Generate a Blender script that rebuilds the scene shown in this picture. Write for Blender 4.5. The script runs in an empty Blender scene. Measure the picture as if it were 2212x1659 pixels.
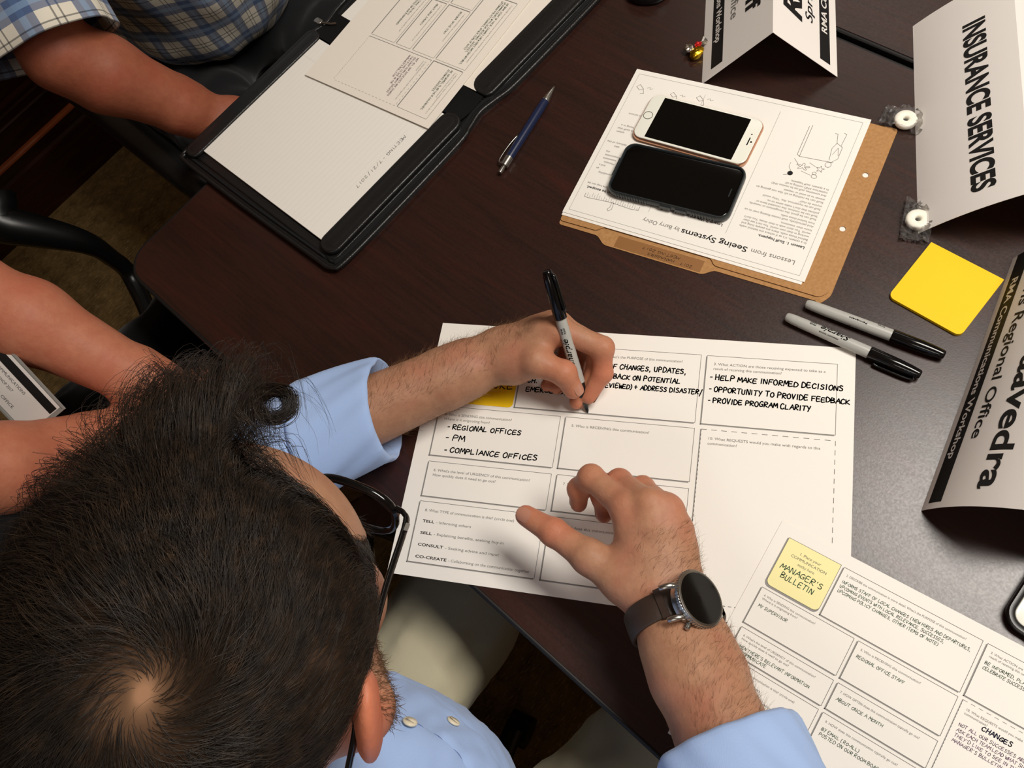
import bpy, bmesh, math, random
import numpy as np
from mathutils import Vector, Matrix
random.seed(7)
RNG = np.random.default_rng(11)
SC = bpy.context.scene
COL = SC.collection
TZ = 0.735                      # height of the table top above the carpet

# ------------------------------------------------------------------ camera
CAM_R = np.array([0.652747, -0.728014, -0.208752]); CAM_U = np.array([0.738094, 0.549318, 0.391987]); CAM_F = np.array([0.170660, 0.409891, -0.896035])
_p, _q, _a = math.radians(26.366), math.radians(-28.037), math.radians(-22.6)
_rz = np.array([[math.cos(_a), -math.sin(_a), 0], [math.sin(_a), math.cos(_a), 0], [0, 0, 1]])
_r, _u = np.array([1.0, 0, 0]), np.array([0, math.cos(_p), math.sin(_p)])
CAM_R = _rz @ (math.cos(_q) * _r + math.sin(_q) * _u)
CAM_U = _rz @ (-math.sin(_q) * _r + math.cos(_q) * _u)
CAM_F = _rz @ np.array([0, math.sin(_p), -math.cos(_p)])
CAM_C = np.array([0, 0, TZ + 0.7934])
IMG_W, IMG_H, FPX = 2212, 1659, 1802.3
cd = bpy.data.cameras.new('camera'); cam = bpy.data.objects.new('camera', cd); COL.objects.link(cam)
cd.sensor_width = 36; cd.lens = FPX / IMG_W * 36; cd.clip_start = 0.02
M = Matrix.Identity(4)
for i in range(3):
    M[i][0], M[i][1], M[i][2], M[i][3] = CAM_R[i], CAM_U[i], -CAM_F[i], CAM_C[i]
cam.matrix_world = M
SC.camera = cam

# ------------------------------------------------------------------ world, ceiling light, exposure
w = bpy.data.worlds.new('world'); SC.world = w; w.use_nodes = True
w.node_tree.nodes['Background'].inputs[0].default_value = (1.0, 0.90, 0.80, 1)
w.node_tree.nodes['Background'].inputs[1].default_value = 0.12
def area(name, loc, sx, sy, power, col):
    l = bpy.data.lights.new(name, 'AREA'); l.shape = 'RECTANGLE'; l.size = sx; l.size_y = sy
    l.energy = power; l.color = col
    o = bpy.data.objects.new(name, l); o.location = loc; COL.objects.link(o); return o
LIGHT_COL = (1.0, 0.94, 0.865)
area('ceiling_lamp', (1.0, -0.48, 2.66), 0.62, 1.24, 53, LIGHT_COL)
area('ceiling_lamp', (-1.5, -0.9, 2.66), 0.62, 1.24, 12, LIGHT_COL)  # weak unseen fill lamp, added behind the seated man
area('ceiling_lamp', (2.6, 1.2, 2.66), 0.62, 1.24, 5, LIGHT_COL)  # second unseen fill lamp, added over the far table
SC.view_settings.view_transform = 'Standard'; SC.view_settings.look = 'None'
SC.view_settings.exposure = 0.0; SC.view_settings.gamma = 1.0; SC.view_settings.use_curve_mapping = False

# ------------------------------------------------------------------ helpers
def at(px, py, z=TZ):
    """Point of the room seen at a photo pixel, at a known height."""
    d = (px - IMG_W / 2) / FPX * CAM_R - (py - IMG_H / 2) / FPX * CAM_U + CAM_F
    return CAM_C + d * ((z - CAM_C[2]) / d[2])
def V(*a): return np.array(a, float)
def tag(o, label=None, cat=None, group=None, kind=None):
    for k, v in (('label', label), ('category', cat), ('group', group), ('kind', kind)):
        if v: o[k] = v
    return o
def empty(name, loc=(0, 0, 0), rz=0.0):
    o = bpy.data.objects.new(name, None); o.empty_display_size = 0.05
    o.location = loc; o.rotation_euler = (0, 0, rz); COL.objects.link(o); return o
def link(name, me, mats, parent=None, smooth=False):
    o = bpy.data.objects.new(name, me); COL.objects.link(o)
    for m in (mats if isinstance(mats, (list, tuple)) else [mats]): me.materials.append(m)
    if parent: o.parent = parent
    if smooth:
        me.polygons.foreach_set('use_smooth', np.ones(len(me.polygons), bool))
    return o
class MB:
    """Collects shapes into one mesh with material slots."""
    def __init__(s): s.v = []; s.f = []; s.m = []; s.n = 0
    def add(s, v, f, m=0):
        s.v.append(np.asarray(v, float).reshape(-1, 3)); s.f += [tuple(i + s.n for i in q) for q in f]; s.m += [m] * len(f); s.n += len(s.v[-1])
    def box(s, lo, hi, m=0, M=None):
        x0, y0, z0 = lo; x1, y1, z1 = hi
        v = np.array([(x0,y0,z0),(x1,y0,z0),(x1,y1,z0),(x0,y1,z0),(x0,y0,z1),(x1,y0,z1),(x1,y1,z1),(x0,y1,z1)])
        if M is not None: v = v @ np.array(M)[:3, :3].T + np.array(M)[:3, 3]
        s.add(v, [(3,2,1,0),(4,5,6,7),(0,1,5,4),(1,2,6,5),(2,3,7,6),(3,0,4,7)], m)
    def prism(s, poly, z0, z1, m=0, bevel=0.0, mt=None):
        """2D outline (counter-clockwise) extruded from z0 to z1, optional rounded top edge."""
        P = np.asarray(poly, float); n = len(P)
        rings = [(P, z0)]
        if bevel > 0:
            for a in np.linspace(0, math.pi / 2, 5): rings.append((inset(P, bevel * (1 - math.cos(a))), z1 - bevel + bevel * math.sin(a)))
        else: rings.append((P, z1))
        v = np.concatenate([np.c_[q, np.full(n, z)] for q, z in rings])
        f = []; K = len(rings)
        for k in range(K - 1):
            for i in range(n):
                j = (i + 1) % n; f.append((k*n+i, k*n+j, (k+1)*n+j, (k+1)*n+i))
        s.add(v, f, m)
        base = s.n - len(v)
        s.f.append(tuple(base + (K-1)*n + i for i in range(n))); s.m.append(m if mt is None else mt)
        s.f.append(tuple(base + i for i in range(n - 1, -1, -1))); s.m.append(m)
    def tube(s, pts, rad, seg=16, m=0, caps=True, closed=False, flat=None):
        """Swept round tube; rad is a number or one per point; flat = (a, b) scales the section."""
        P = np.asarray(pts, float); n = len(P); R = np.broadcast_to(np.asarray(rad, float), (n,))
        T = np.gradient(P, axis=0) if not closed else np.roll(P, -1, 0) - np.roll(P, 1, 0)
        T /= np.linalg.norm(T, axis=1)[:, None] + 1e-12
        up = np.array([0, 0, 1.0]) if abs(T[0][2]) < 0.9 else np.array([1.0, 0, 0])
        N = np.cross(up, T[0]); N /= np.linalg.norm(N); vv = []
        for i in range(n):
            N = N - T[i] * (N @ T[i]); N /= np.linalg.norm(N); B = np.cross(T[i], N)
            a = np.arange(seg) / seg * 2 * math.pi; fa, fb = flat or (1, 1)
            vv.append(P[i] + R[i] * (np.cos(a)[:, None] * N * fa + np.sin(a)[:, None] * B * fb))
        f = []; K = n if closed else n - 1
        for k in range(K):
            for i in range(seg):
                j = (i + 1) % seg; k2 = (k + 1) % n; f.append((k*seg+i, k*seg+j, k2*seg+j, k2*seg+i))
        s.add(np.concatenate(vv), f, m)
        if caps and not closed:
            b = s.n - n * seg
            s.f.append(tuple(b + i for i in range(seg - 1, -1, -1))); s.m.append(m)
            s.f.append(tuple(b + (n-1)*seg + i for i in range(seg))); s.m.append(m)
    def lathe(s, a, b, prof, seg=24, m=0):
        """prof: (t along a->b in metres, radius)"""
        a = np.asarray(a, float); d = np.asarray(b, float) - a; d /= np.linalg.norm(d)
        s.tube([a + d * t for t, r in prof], [r for t, r in prof], seg, m)
    def grid(s, Pg, m=0, closed_u=False):
        Pg = np.asarray(Pg, float); nu, nv = Pg.shape[:2]; f = []
        for i in range(nu if closed_u else nu - 1):
            for j in range(nv - 1):
                k = (i + 1) % nu; f.append((i*nv+j, k*nv+j, k*nv+j+1, i*nv+j+1))
        s.add(Pg.reshape(-1, 3), f, m)
    def mesh(s, name):
        me = bpy.data.meshes.new(name); v = np.concatenate(s.v) if s.v else np.zeros((0, 3))
        me.from_pydata(v.tolist(), [], s.f); me.polygons.foreach_set('material_index', np.array(s.m, np.int32)); me.update(); return me
    def build(s, name, mats, parent=None, smooth=False, M=None, auto=None):
        if M is not None: s.v = [v @ np.array(M)[:3, :3].T + np.array(M)[:3, 3] for v in s.v]
        me = s.mesh(name); o = link(name, me, mats, parent, smooth)
        if auto:
            me.polygons.foreach_set('use_smooth', np.ones(len(me.polygons), bool)); me.set_sharp_from_angle(angle=math.radians(auto))
        return o
def inset(P, d):
    """Move a convex-ish outline inwards by d."""
    e = np.roll(P, -1, 0) - P; e /= np.linalg.norm(e, axis=1)[:, None] + 1e-12
    n = np.c_[-e[:, 1], e[:, 0]]; b = n + np.roll(n, 1, 0); b /= (np.linalg.norm(b, axis=1)[:, None] + 1e-9)
    c = np.clip((b * n).sum(1), 0.35, 1); return P + b * (d / c)[:, None]
def rrect(w, h, r, n=6, cx=0.0, cy=0.0):
    """Rounded rectangle outline, r one radius or four (bl, br, tr, tl)."""
    rr = r if isinstance(r, (tuple, list)) else (r,) * 4; out = []
    for k, (sx, sy) in enumerate(((-1, -1), (1, -1), (1, 1), (-1, 1))):
        q = max(rr[k], 1e-5); c = (cx + sx * (w / 2 - q), cy + sy * (h / 2 - q)); a0 = math.pi + k * math.pi / 2
        for a in np.linspace(a0, a0 + math.pi / 2, n): out.append((c[0] + q * math.cos(a), c[1] + q * math.sin(a)))
    return np.array(out)
def frame(o, x, z=(0, 0, 1)):
    """4x4 matrix: origin o, x axis along x, z axis about z."""
    x = np.asarray(x, float); x /= np.linalg.norm(x); z = np.asarray(z, float); y = np.cross(z, x); y /= np.linalg.norm(y); z = np.cross(x, y)
    m = np.eye(4); m[:3, 0], m[:3, 1], m[:3, 2], m[:3, 3] = x, y, z, o; return m
def spline(pts, n):
    """Catmull-Rom through pts, n samples (any number of columns)."""
    P = np.asarray(pts, float); P = np.vstack([2*P[0]-P[1], P, 2*P[-1]-P[-2]]); K = len(P) - 3; out = []
    for t in np.linspace(0, K - 1e-6, n):
        i = int(t); f = t - i; a, b, c, d = P[i:i+4]
        out.append(0.5*((2*b)+(c-a)*f+(2*a-5*b+4*c-d)*f*f+(3*b-3*c+d-a)*f**3))
    return np.array(out)
# ------------------------------------------------------------------ materials
def lin(r, g, b):
    return tuple(((c/255)/12.92 if c/255 <= 0.04045 else ((c/255+0.055)/1.055)**2.4) for c in (r, g, b)) + (1,)
MATS = {}
def mat(name, col, rough=0.5, metal=0.0, spec=0.5, **kw):
    m = bpy.data.materials.new(name); m.use_nodes = True; b = m.node_tree.nodes['Principled BSDF']
    b.inputs['Base Color'].default_value = col; b.inputs['Roughness'].default_value = rough
    b.inputs['Metallic'].default_value = metal; b.inputs['Specular IOR Level'].default_value = spec
    for k, v in kw.items(): b.inputs[k.replace('_', ' ')].default_value = v
    MATS[name] = m; return m
class NT:
    def __init__(s, m): s.t = m.node_tree; s.b = s.t.nodes['Principled BSDF']
    def n(s, typ, **kw):
        nd = s.t.nodes.new(typ)
        for k, v in kw.items():
            if k in ('inp',):
                for i, x in v.items(): nd.inputs[i].default_value = x
            else: setattr(nd, k, v)
        return nd
    def l(s, a, b): s.t.links.new(a, b)
    def coord(s, scale=(1, 1, 1), out='Object', rot=(0, 0, 0)):
        tc = s.n('ShaderNodeTexCoord'); mp = s.n('ShaderNodeMapping'); mp.inputs['Scale'].default_value = scale; mp.inputs['Rotation'].default_value = rot
        s.l(tc.outputs[out], mp.inputs['Vector']); return mp.outputs[0]
    def noise(s, vec, scale, detail=3, rough=0.5, dist=0.0):
        nd = s.n('ShaderNodeTexNoise'); nd.inputs['Scale'].default_value = scale; nd.inputs['Detail'].default_value = detail
        nd.inputs['Roughness'].default_value = rough; nd.inputs['Distortion'].default_value = dist; s.l(vec, nd.inputs['Vector']); return nd.outputs['Fac']
    def ramp(s, fac, stops):
        r = s.n('ShaderNodeValToRGB'); e = r.color_ramp.elements
        while len(e) < len(stops): e.new(0.5)
        for el, (p, c) in zip(e, stops): el.position = p; el.color = c
        s.l(fac, r.inputs[0]); return r.outputs[0]
    def bump(s, h, strength, dist=0.001):
        b = s.n('ShaderNodeBump'); b.inputs['Strength'].default_value = strength; b.inputs['Distance'].default_value = dist
        s.l(h, b.inputs['Height']); s.l(b.outputs[0], s.b.inputs['Normal']); return b
    def mix(s, fac, a, b, blend='MIX'):
        m = s.n('ShaderNodeMix', data_type='RGBA', blend_type=blend)
        for sock, val in ((0, fac), (6, a), (7, b)):
            if hasattr(val, 'is_output'): s.l(val, m.inputs[sock])
            else: m.inputs[sock].default_value = val
        return m.outputs[2]
    def math(s, op, a, b=0.0):
        m = s.n('ShaderNodeMath', operation=op)
        for i, val in enumerate((a, b)):
            if hasattr(val, 'is_output'): s.l(val, m.inputs[i])
            else: m.inputs[i].default_value = val
        return m.outputs[0]
    def color(s, c): s.l(c, s.b.inputs['Base Color'])

# mahogany laminate: grain along the long side of the table, orange-peel gloss
m = mat('mahogany laminate', lin(58, 32, 26), 0.32, 0, 0.58); t = NT(m)
c = t.coord((14, 1.3, 1)); g = t.noise(c, 2.2, 6, 0.62, 1.1)
c2 = t.coord((160, 7, 1)); g2 = t.noise(c2, 2.0, 3, 0.6)
col = t.ramp(g, [(0.28, lin(33, 20, 16)), (0.5, lin(45, 24, 19)), (0.72, lin(60, 26, 19))])
col = t.mix(0.35, col, t.ramp(g2, [(0.3, lin(26, 17, 15)), (0.7, lin(60, 32, 24))])); t.color(col)
pn = t.noise(t.coord(), 640, 2, 0.5)
t.bump(pn, 0.075, 0.0005); rn = t.n('ShaderNodeMapRange'); rn.inputs['From Min'].default_value = 0.35; rn.inputs['From Max'].default_value = 0.65; rn.inputs['To Min'].default_value = 0.295; rn.inputs['To Max'].default_value = 0.350; t.l(t.noise(t.coord(), 420, 3, 0.6), rn.inputs['Value']); t.l(rn.outputs[0], t.b.inputs['Roughness'])
m = mat('black edge banding', lin(22, 21, 21), 0.45)
m = mat('dark wood panel', lin(34, 15, 10), 0.32); t = NT(m)
c = t.coord((3, 3, 40)); t.color(t.ramp(t.noise(c, 2, 5, 0.6, 0.8), [(0.3, lin(22, 10, 8)), (0.7, lin(62, 27, 16))]))
# patterned carpet: olive brown with broken lighter strokes
m = mat('carpet', lin(62, 50, 32), 0.95, 0, 0.1); t = NT(m)
c = t.coord((1, 1, 1)); c2 = t.coord((60, 420, 1)); st = t.noise(c2, 1.0, 3, 0.6)
base = t.ramp(t.noise(c, 26, 4, 0.7), [(0.3, lin(110, 90, 58)), (0.7, lin(178, 146, 94))])
col = t.mix(t.ramp(st, [(0.56, (0, 0, 0, 1)), (0.70, (1, 1, 1, 1))]), base, lin(216, 186, 132)); t.color(col)
t.bump(t.noise(c, 900, 2, 0.6), 0.8, 0.004)
m = mat('lit bead wood', lin(176, 92, 46), 0.3); t = NT(m); t.color(t.ramp(t.noise(t.coord((2, 3, 60)), 3, 4, 0.6), [(0.3, lin(150, 74, 36)), (0.7, lin(196, 108, 58))]))  # moulding wood in a lighter orange: lamplight on the edge put into its colour
mat('ceiling white', lin(225, 220, 210), 0.9)
mat('wall paint', lin(150, 128, 104), 0.8)
m = mat('lamp diffuser', lin(255, 244, 228), 0.5)
# paper and print
mat('paper', lin(243, 239, 231), 0.75, 0, 0.25)
mat('ivory paper', lin(240, 232, 220), 0.75, 0, 0.25)
mat('card stock', lin(236, 230, 224), 0.6, 0, 0.3)
mat('ink black', lin(30, 29, 29), 0.6, 0, 0.2)
mat('ink grey', lin(120, 118, 114), 0.7, 0, 0.2)
mat('ink faint', lin(160, 157, 152), 0.7, 0, 0.2)
mat('ink pale blue', lin(224, 223, 218), 0.7, 0, 0.2)
mat('ink green', lin(58, 92, 68), 0.7, 0, 0.2)
mat('ink purple', lin(112, 78, 108), 0.7, 0, 0.2)
mat('ink blue', lin(24, 28, 60), 0.7, 0, 0.2)
mat('marker ink', lin(16, 16, 18), 0.8, 0, 0.0)
mat('line grey', lin(96, 93, 90), 0.7, 0, 0.2)
mat('shade grey', lin(150, 147, 143), 0.7, 0, 0.2)
mat('ink white', lin(225, 220, 214), 0.7, 0, 0.2)
mat('printed pale yellow', lin(247, 239, 176), 0.75, 0, 0.2)
mat('yellow note', lin(250, 204, 14), 0.6, 0, 0.3)
m = mat('manila kraft', lin(176, 130, 82), 0.75, 0, 0.25); t = NT(m)
t.color(t.ramp(t.noise(t.coord(), 300, 3, 0.6), [(0.3, lin(166, 122, 74)), (0.7, lin(184, 138, 90))]))
mat('kraft tape', lin(146, 102, 60), 0.35, 0, 0.5)
# leather, plastics, metals
m = mat('black leather', lin(24, 24, 24), 0.36, 0, 0.5); t = NT(m)
vo = t.n('ShaderNodeTexVoronoi'); vo.inputs['Scale'].default_value = 900; t.l(t.coord(), vo.inputs['Vector']); t.bump(vo.outputs['Distance'], 0.25, 0.0006)
mat('black ribbon', lin(14, 14, 14), 0.8, 0, 0.2)
mat('black nylon', lin(20, 20, 21), 0.75, 0, 0.3)
mat('zip metal', lin(180, 178, 170), 0.3, 1.0)
mat('black glossy plastic', lin(12, 12, 13), 0.12)
mat('black plastic', lin(17, 17, 18), 0.35)
mat('grey marker barrel', lin(176, 176, 170), 0.35)
mat('felt tip', lin(14, 14, 16), 0.8)
mat('brushed steel', lin(190, 188, 182), 0.28, 1.0)
mat('dark steel', lin(120, 118, 112), 0.3, 1.0)
mat('navy barrel', lin(24, 34, 66), 0.3)
mat('phone white', lin(240, 240, 228), 0.15)
mat('rose gold', lin(214, 160, 130), 0.3, 0.9)
mat('screen black', lin(8, 8, 8), 0.08, 0, 0.5)
mat('smoke case', lin(38, 44, 46), 0.3)
mat('mint white', lin(244, 240, 226), 0.45, 0, 0.4)
mat('foil silver', lin(220, 216, 206), 0.22, 1.0)
mat('foil gold', lin(212, 170, 40), 0.22, 1.0)
mat('foil red', lin(190, 30, 36), 0.3, 0.5)
m = bpy.data.materials.new('clear wrapper'); m.use_nodes = True; MATS['clear wrapper'] = m
nt = m.node_tree; nt.nodes.remove(nt.nodes['Principled BSDF']); out = nt.nodes['Material Output']
tr = nt.nodes.new('ShaderNodeBsdfTransparent'); gl = nt.nodes.new('ShaderNodeBsdfGlossy'); gl.inputs['Roughness'].default_value = 0.12
lw = nt.nodes.new('ShaderNodeLayerWeight'); lw.inputs[0].default_value = 0.34; mx = nt.nodes.new('ShaderNodeMixShader')
nt.links.new(lw.outputs['Fresnel'], mx.inputs[0]); nt.links.new(tr.outputs[0], mx.inputs[1]); nt.links.new(gl.outputs[0], mx.inputs[2]); nt.links.new(mx.outputs[0], out.inputs[0])
m2 = m.copy(); m2.name = 'lens glass'; MATS['lens glass'] = m2
for n in m2.node_tree.nodes:
    if n.type == 'BSDF_TRANSPARENT': n.inputs[0].default_value = (0.86, 0.89, 0.92, 1)
    if n.type == 'BSDF_GLOSSY': n.inputs['Roughness'].default_value = 0.03
df = nt.nodes.new('ShaderNodeBsdfDiffuse'); df.inputs[0].default_value = (.9, .9, .88, 1); m3 = nt.nodes.new('ShaderNodeMixShader'); m3.inputs[0].default_value = 0.05; gl.inputs['Roughness'].default_value = 0.28
nt.links.new(mx.outputs[0], m3.inputs[1]); nt.links.new(df.outputs[0], m3.inputs[2]); nt.links.new(m3.outputs[0], out.inputs[0])
for n in m2.node_tree.nodes:
    if n.type == 'LAYER_WEIGHT': n.inputs[0].default_value = 0.25
# people
def skin(name, a, b, red):
    m = mat(name, a, 0.5, 0, 0.35, Subsurface_Weight=0.22, Subsurface_Radius=(0.9, 0.35, 0.2), Subsurface_Scale=0.006); t = NT(m)
    c = t.coord(); f = t.noise(c, 90, 4, 0.65); col = t.ramp(f, [(0.3, a), (0.7, b)])
    col = t.mix(t.ramp(t.noise(c, 24, 2, 0.5), [(0.45, (0, 0, 0, 1)), (0.75, (0.55, 0.55, 0.55, 1))]), col, red)
    sp = t.ramp(t.noise(c, 260, 2, 0.5), [(0.70, (0, 0, 0, 1)), (0.78, (0.35, 0.35, 0.35, 1))]); col = t.mix(sp, col, lin(140, 84, 56)); fa = t.n('ShaderNodeAttribute', attribute_name='flush_glow'); col = t.mix(fa.outputs['Fac'], col, lin(222, 122, 88)); t.color(col)
    wv = t.n('ShaderNodeTexVoronoi', feature='DISTANCE_TO_EDGE'); wv.inputs['Scale'].default_value = 760; t.l(c, wv.inputs['Vector'])
    hh = t.math('ADD', t.math('MULTIPLY', t.noise(c, 180, 4, 0.65), 1.6), t.math('MINIMUM', t.math('MULTIPLY', wv.outputs['Distance'], 2.0), 0.13)); t.bump(hh, 0.34, 0.0010); return m
skin('skin fair', lin(166, 120, 92), lin(182, 136, 106), lin(178, 108, 88))
skin('skin ruddy', lin(146, 82, 58), lin(160, 94, 68), lin(156, 76, 56))
skin('skin warm', lin(188, 116, 88), lin(200, 130, 100), lin(192, 104, 80))
mat('finger nail', lin(184, 130, 108), 0.25, 0, 0.5)
m = mat('dark brown hair', lin(44, 34, 26), 0.42, 0, 0.5); t = NT(m)
t.color(t.ramp(t.noise(t.coord(), 140, 2, 0.5), [(0.3, lin(26, 21, 17)), (0.6, lin(48, 37, 28)), (0.85, lin(84, 64, 46))]))
m = mat('scalp shade', lin(52, 38, 28), 0.95, 0, 0.05); t = NT(m); at_ = t.n('ShaderNodeAttribute', attribute_name='bare'); t.color(t.mix(at_.outputs['Fac'], lin(50, 37, 27), lin(156, 118, 90)))
mat('brown hair', lin(84, 58, 38), 0.5, 0, 0.4)
mat('arm hair brown', lin(116, 82, 54), 0.5, 0, 0.4)
mat('beard brown', lin(100, 72, 48), 0.55, 0, 0.3)
def cloth(name, col, scale=1500, amt=0.3):
    m = mat(name, col, 0.9, 0, 0.15, Sheen_Weight=0.15); t = NT(m)
    t.bump(t.noise(t.coord(), scale, 2, 0.6), amt, 0.0008); return m
cloth('blue shirt cloth', lin(164, 190, 234)); cloth('khaki cloth', lin(198, 190, 162)); cloth('black cloth', lin(15, 15, 17)); cloth('charcoal cloth', lin(26, 27, 29))
m = cloth('plaid cloth', lin(220, 214, 202)); t = NT(m)
tc = t.n('ShaderNodeTexCoord'); sx = t.n('ShaderNodeSeparateXYZ'); t.l(tc.outputs['UV'], sx.inputs[0])
def bars(src, period, centre, width):
    f = t.math('FRACT', t.math('ADD', t.math('DIVIDE', src, period), 1.0 - centre / period + 0.5)); d = t.math('ABSOLUTE', t.math('SUBTRACT', f, 0.5))
    return t.math('LESS_THAN', d, width / period / 2)
col = lin(232, 226, 210)
for src in (sx.outputs[0], sx.outputs[1]):
    col = t.mix(t.math('MULTIPLY', bars(src, 0.058, 0.0, 0.022), 0.74), col, lin(52, 84, 134))
    col = t.mix(t.math('MULTIPLY', bars(src, 0.058, 0.0, 0.007), 0.5), col, lin(150, 180, 214))
    col = t.mix(t.math('MULTIPLY', bars(src, 0.058, 0.0255, 0.0018), 0.65), col, lin(30, 34, 44))
    col = t.mix(t.math('MULTIPLY', bars(src, 0.058, 0.0325, 0.0018), 0.65), col, lin(30, 34, 44))
t.color(col)
m = mat('brown leather strap', lin(54, 40, 33), 0.5); NT(m).bump(NT(m).noise(NT(m).coord(), 700, 3, 0.6), 0.2, 0.0005)
mat('shell button', lin(226, 216, 190), 0.3)
mat('clear plastic', lin(150, 150, 145), 0.15, 0, 0.5)
mat('eye white', lin(232, 226, 220), 0.2); mat('iris', lin(70, 50, 36), 0.2)
# ------------------------------------------------------------------ room shell
def struct(o): o['kind'] = 'structure'; return o
X0, X1, Y0, Y1, ZC = -2.6, 3.6, -2.8, 2.035, 2.7
b = MB(); b.box((X0, Y0, -0.05), (X1, Y1 + 0.1, 0)); struct(b.build('floor', MATS['carpet']))
b = MB(); b.box((X0, Y0, ZC), (X1, Y1 + 0.1, ZC + 0.05)); struct(b.build('ceiling', MATS['ceiling white']))
# panelled wood wall behind the seated people, with base board and mouldings that run along it
b = MB(); b.box((X0, Y1, 0), (X1, Y1 + 0.1, 1.0)); b.box((X0, Y1 + 0.012, 1.0), (X1, Y1 + 0.1, ZC), 1)
struct(b.build('wall_back', [MATS['dark wood panel'], MATS['wall paint']]))
def moulding(name, prof, m='dark wood panel'):
    """profile (out from wall, height) swept along the wall"""
    b = MB(); P = np.array([[(X0, Y1 - d, z) for d, z in prof], [(X1, Y1 - d, z) for d, z in prof]])
    b.grid(P.transpose(1, 0, 2)); return struct(b.build(name, MATS[m], auto=30))
moulding('baseboard_back', [(0, 0), (0.020, 0), (0.020, 0.122), (0.018, 0.131), (0.010, 0.136), (0.0085, 0.160), (0.0085, 0.163)])
moulding('trim_2', [(0.0085, 0.163), (0.0115, 0.164), (0.0115, 0.169), (0.008, 0.173), (0, 0.174)], 'lit bead wood')
moulding('trim_1', [(0, 0.234), (0.006, 0.235), (0.009, 0.239), (0.006, 0.243), (0.005, 0.257), (0.010, 0.261), (0.010, 0.264), (0.006, 0.267), (0.006, 0.274), (0.012, 0.278), (0.012, 0.282), (0, 0.286)])
for nm, lo, hi in (('wall_left', (X0 - 0.1, Y0, 0), (X0, Y1, ZC)), ('wall_right', (X1, Y0, 0), (X1 + 0.1, Y1, ZC)), ('wall_front', (X0, Y0 - 0.1, 0), (X1, Y0, ZC))):
    b = MB(); b.box(lo, hi); struct(b.build(nm, MATS['wall paint']))
for i, (x, y) in enumerate(((1.0, -0.48), (-1.5, -0.9), (2.6, 1.2))):  # first panel is the main lamp; the other two are added fill
    e = empty('ceiling_light', (x, y, ZC)); tag(e, ('recessed ceiling light panel above the yellow notes and markers', 'unseen fill light panel added in the ceiling behind the man in the blue shirt', 'unseen fill light panel added in the ceiling over the far table')[i], 'ceiling light', 'ceiling light panels')
    b = MB()
    for lo, hi in (((-0.34, -0.65, -0.02), (-0.315, 0.65, 0)), ((0.315, -0.65, -0.02), (0.34, 0.65, 0)), ((-0.315, -0.65, -0.02), (0.315, -0.625, 0)), ((-0.315, 0.625, -0.02), (0.315, 0.65, 0))): b.box(lo, hi)
    b.build('frame', MATS['ceiling white'], e)
    b = MB(); b.box((-0.315, -0.625, -0.008), (0.315, 0.625, -0.002)); b.build('diffuser', MATS['lamp diffuser'], e)

# ------------------------------------------------------------------ the two tables pushed together
def conference_table(x0, x1, y0, y1, label):
    e = empty('conference_table', ((x0 + x1) / 2, (y0 + y1) / 2, 0)); tag(e, label, 'table', 'tables pushed together')
    cx, cy = (x1 - x0) / 2, (y1 - y0) / 2
    out = rrect(2 * cx, 2 * cy, 0.042, 8); inn = inset(out, 0.0045)
    b = MB(); b.prism(inn, TZ - 0.029, TZ); b.build('tabletop', MATS['mahogany laminate'], e)
    b = MB(); n = len(out); prof = [(0.0, -0.030), (0.0, -0.002), (0.0012, -0.0006), (0.0030, -0.0003), (0.0045, -0.0008), (0.0045, -0.030)]
    rings = [np.c_[inset(out, d), np.full(n, TZ + z)] for d, z in prof]
    G = np.array(rings + [rings[0]]); G = np.concatenate([G, G[:, :1]], 1); b.grid(G.transpose(1, 0, 2)); b.build('edge_banding', MATS['black edge banding'], e, auto=40)
    for sy in (-1, 1):
        b = MB(); y = sy * (cy - 0.22); b.box((-0.03, y - 0.025, 0.03), (0.03, y + 0.025, TZ - 0.06)); b.box((-0.28, y - 0.03, 0), (0.28, y + 0.03, 0.03)); b.box((-0.26, y - 0.025, TZ - 0.06), (0.26, y + 0.025, TZ - 0.031))
        b.build('leg', MATS['black plastic'], e)
    return e
conference_table(-0.0335, 0.7155, -0.945, 0.887, 'dark mahogany table with black edge that the worksheet and padfolio lie on')
conference_table(0.7225, 1.4715, -0.945, 0.887, 'dark mahogany table beyond the black seam at the upper right')

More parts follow.
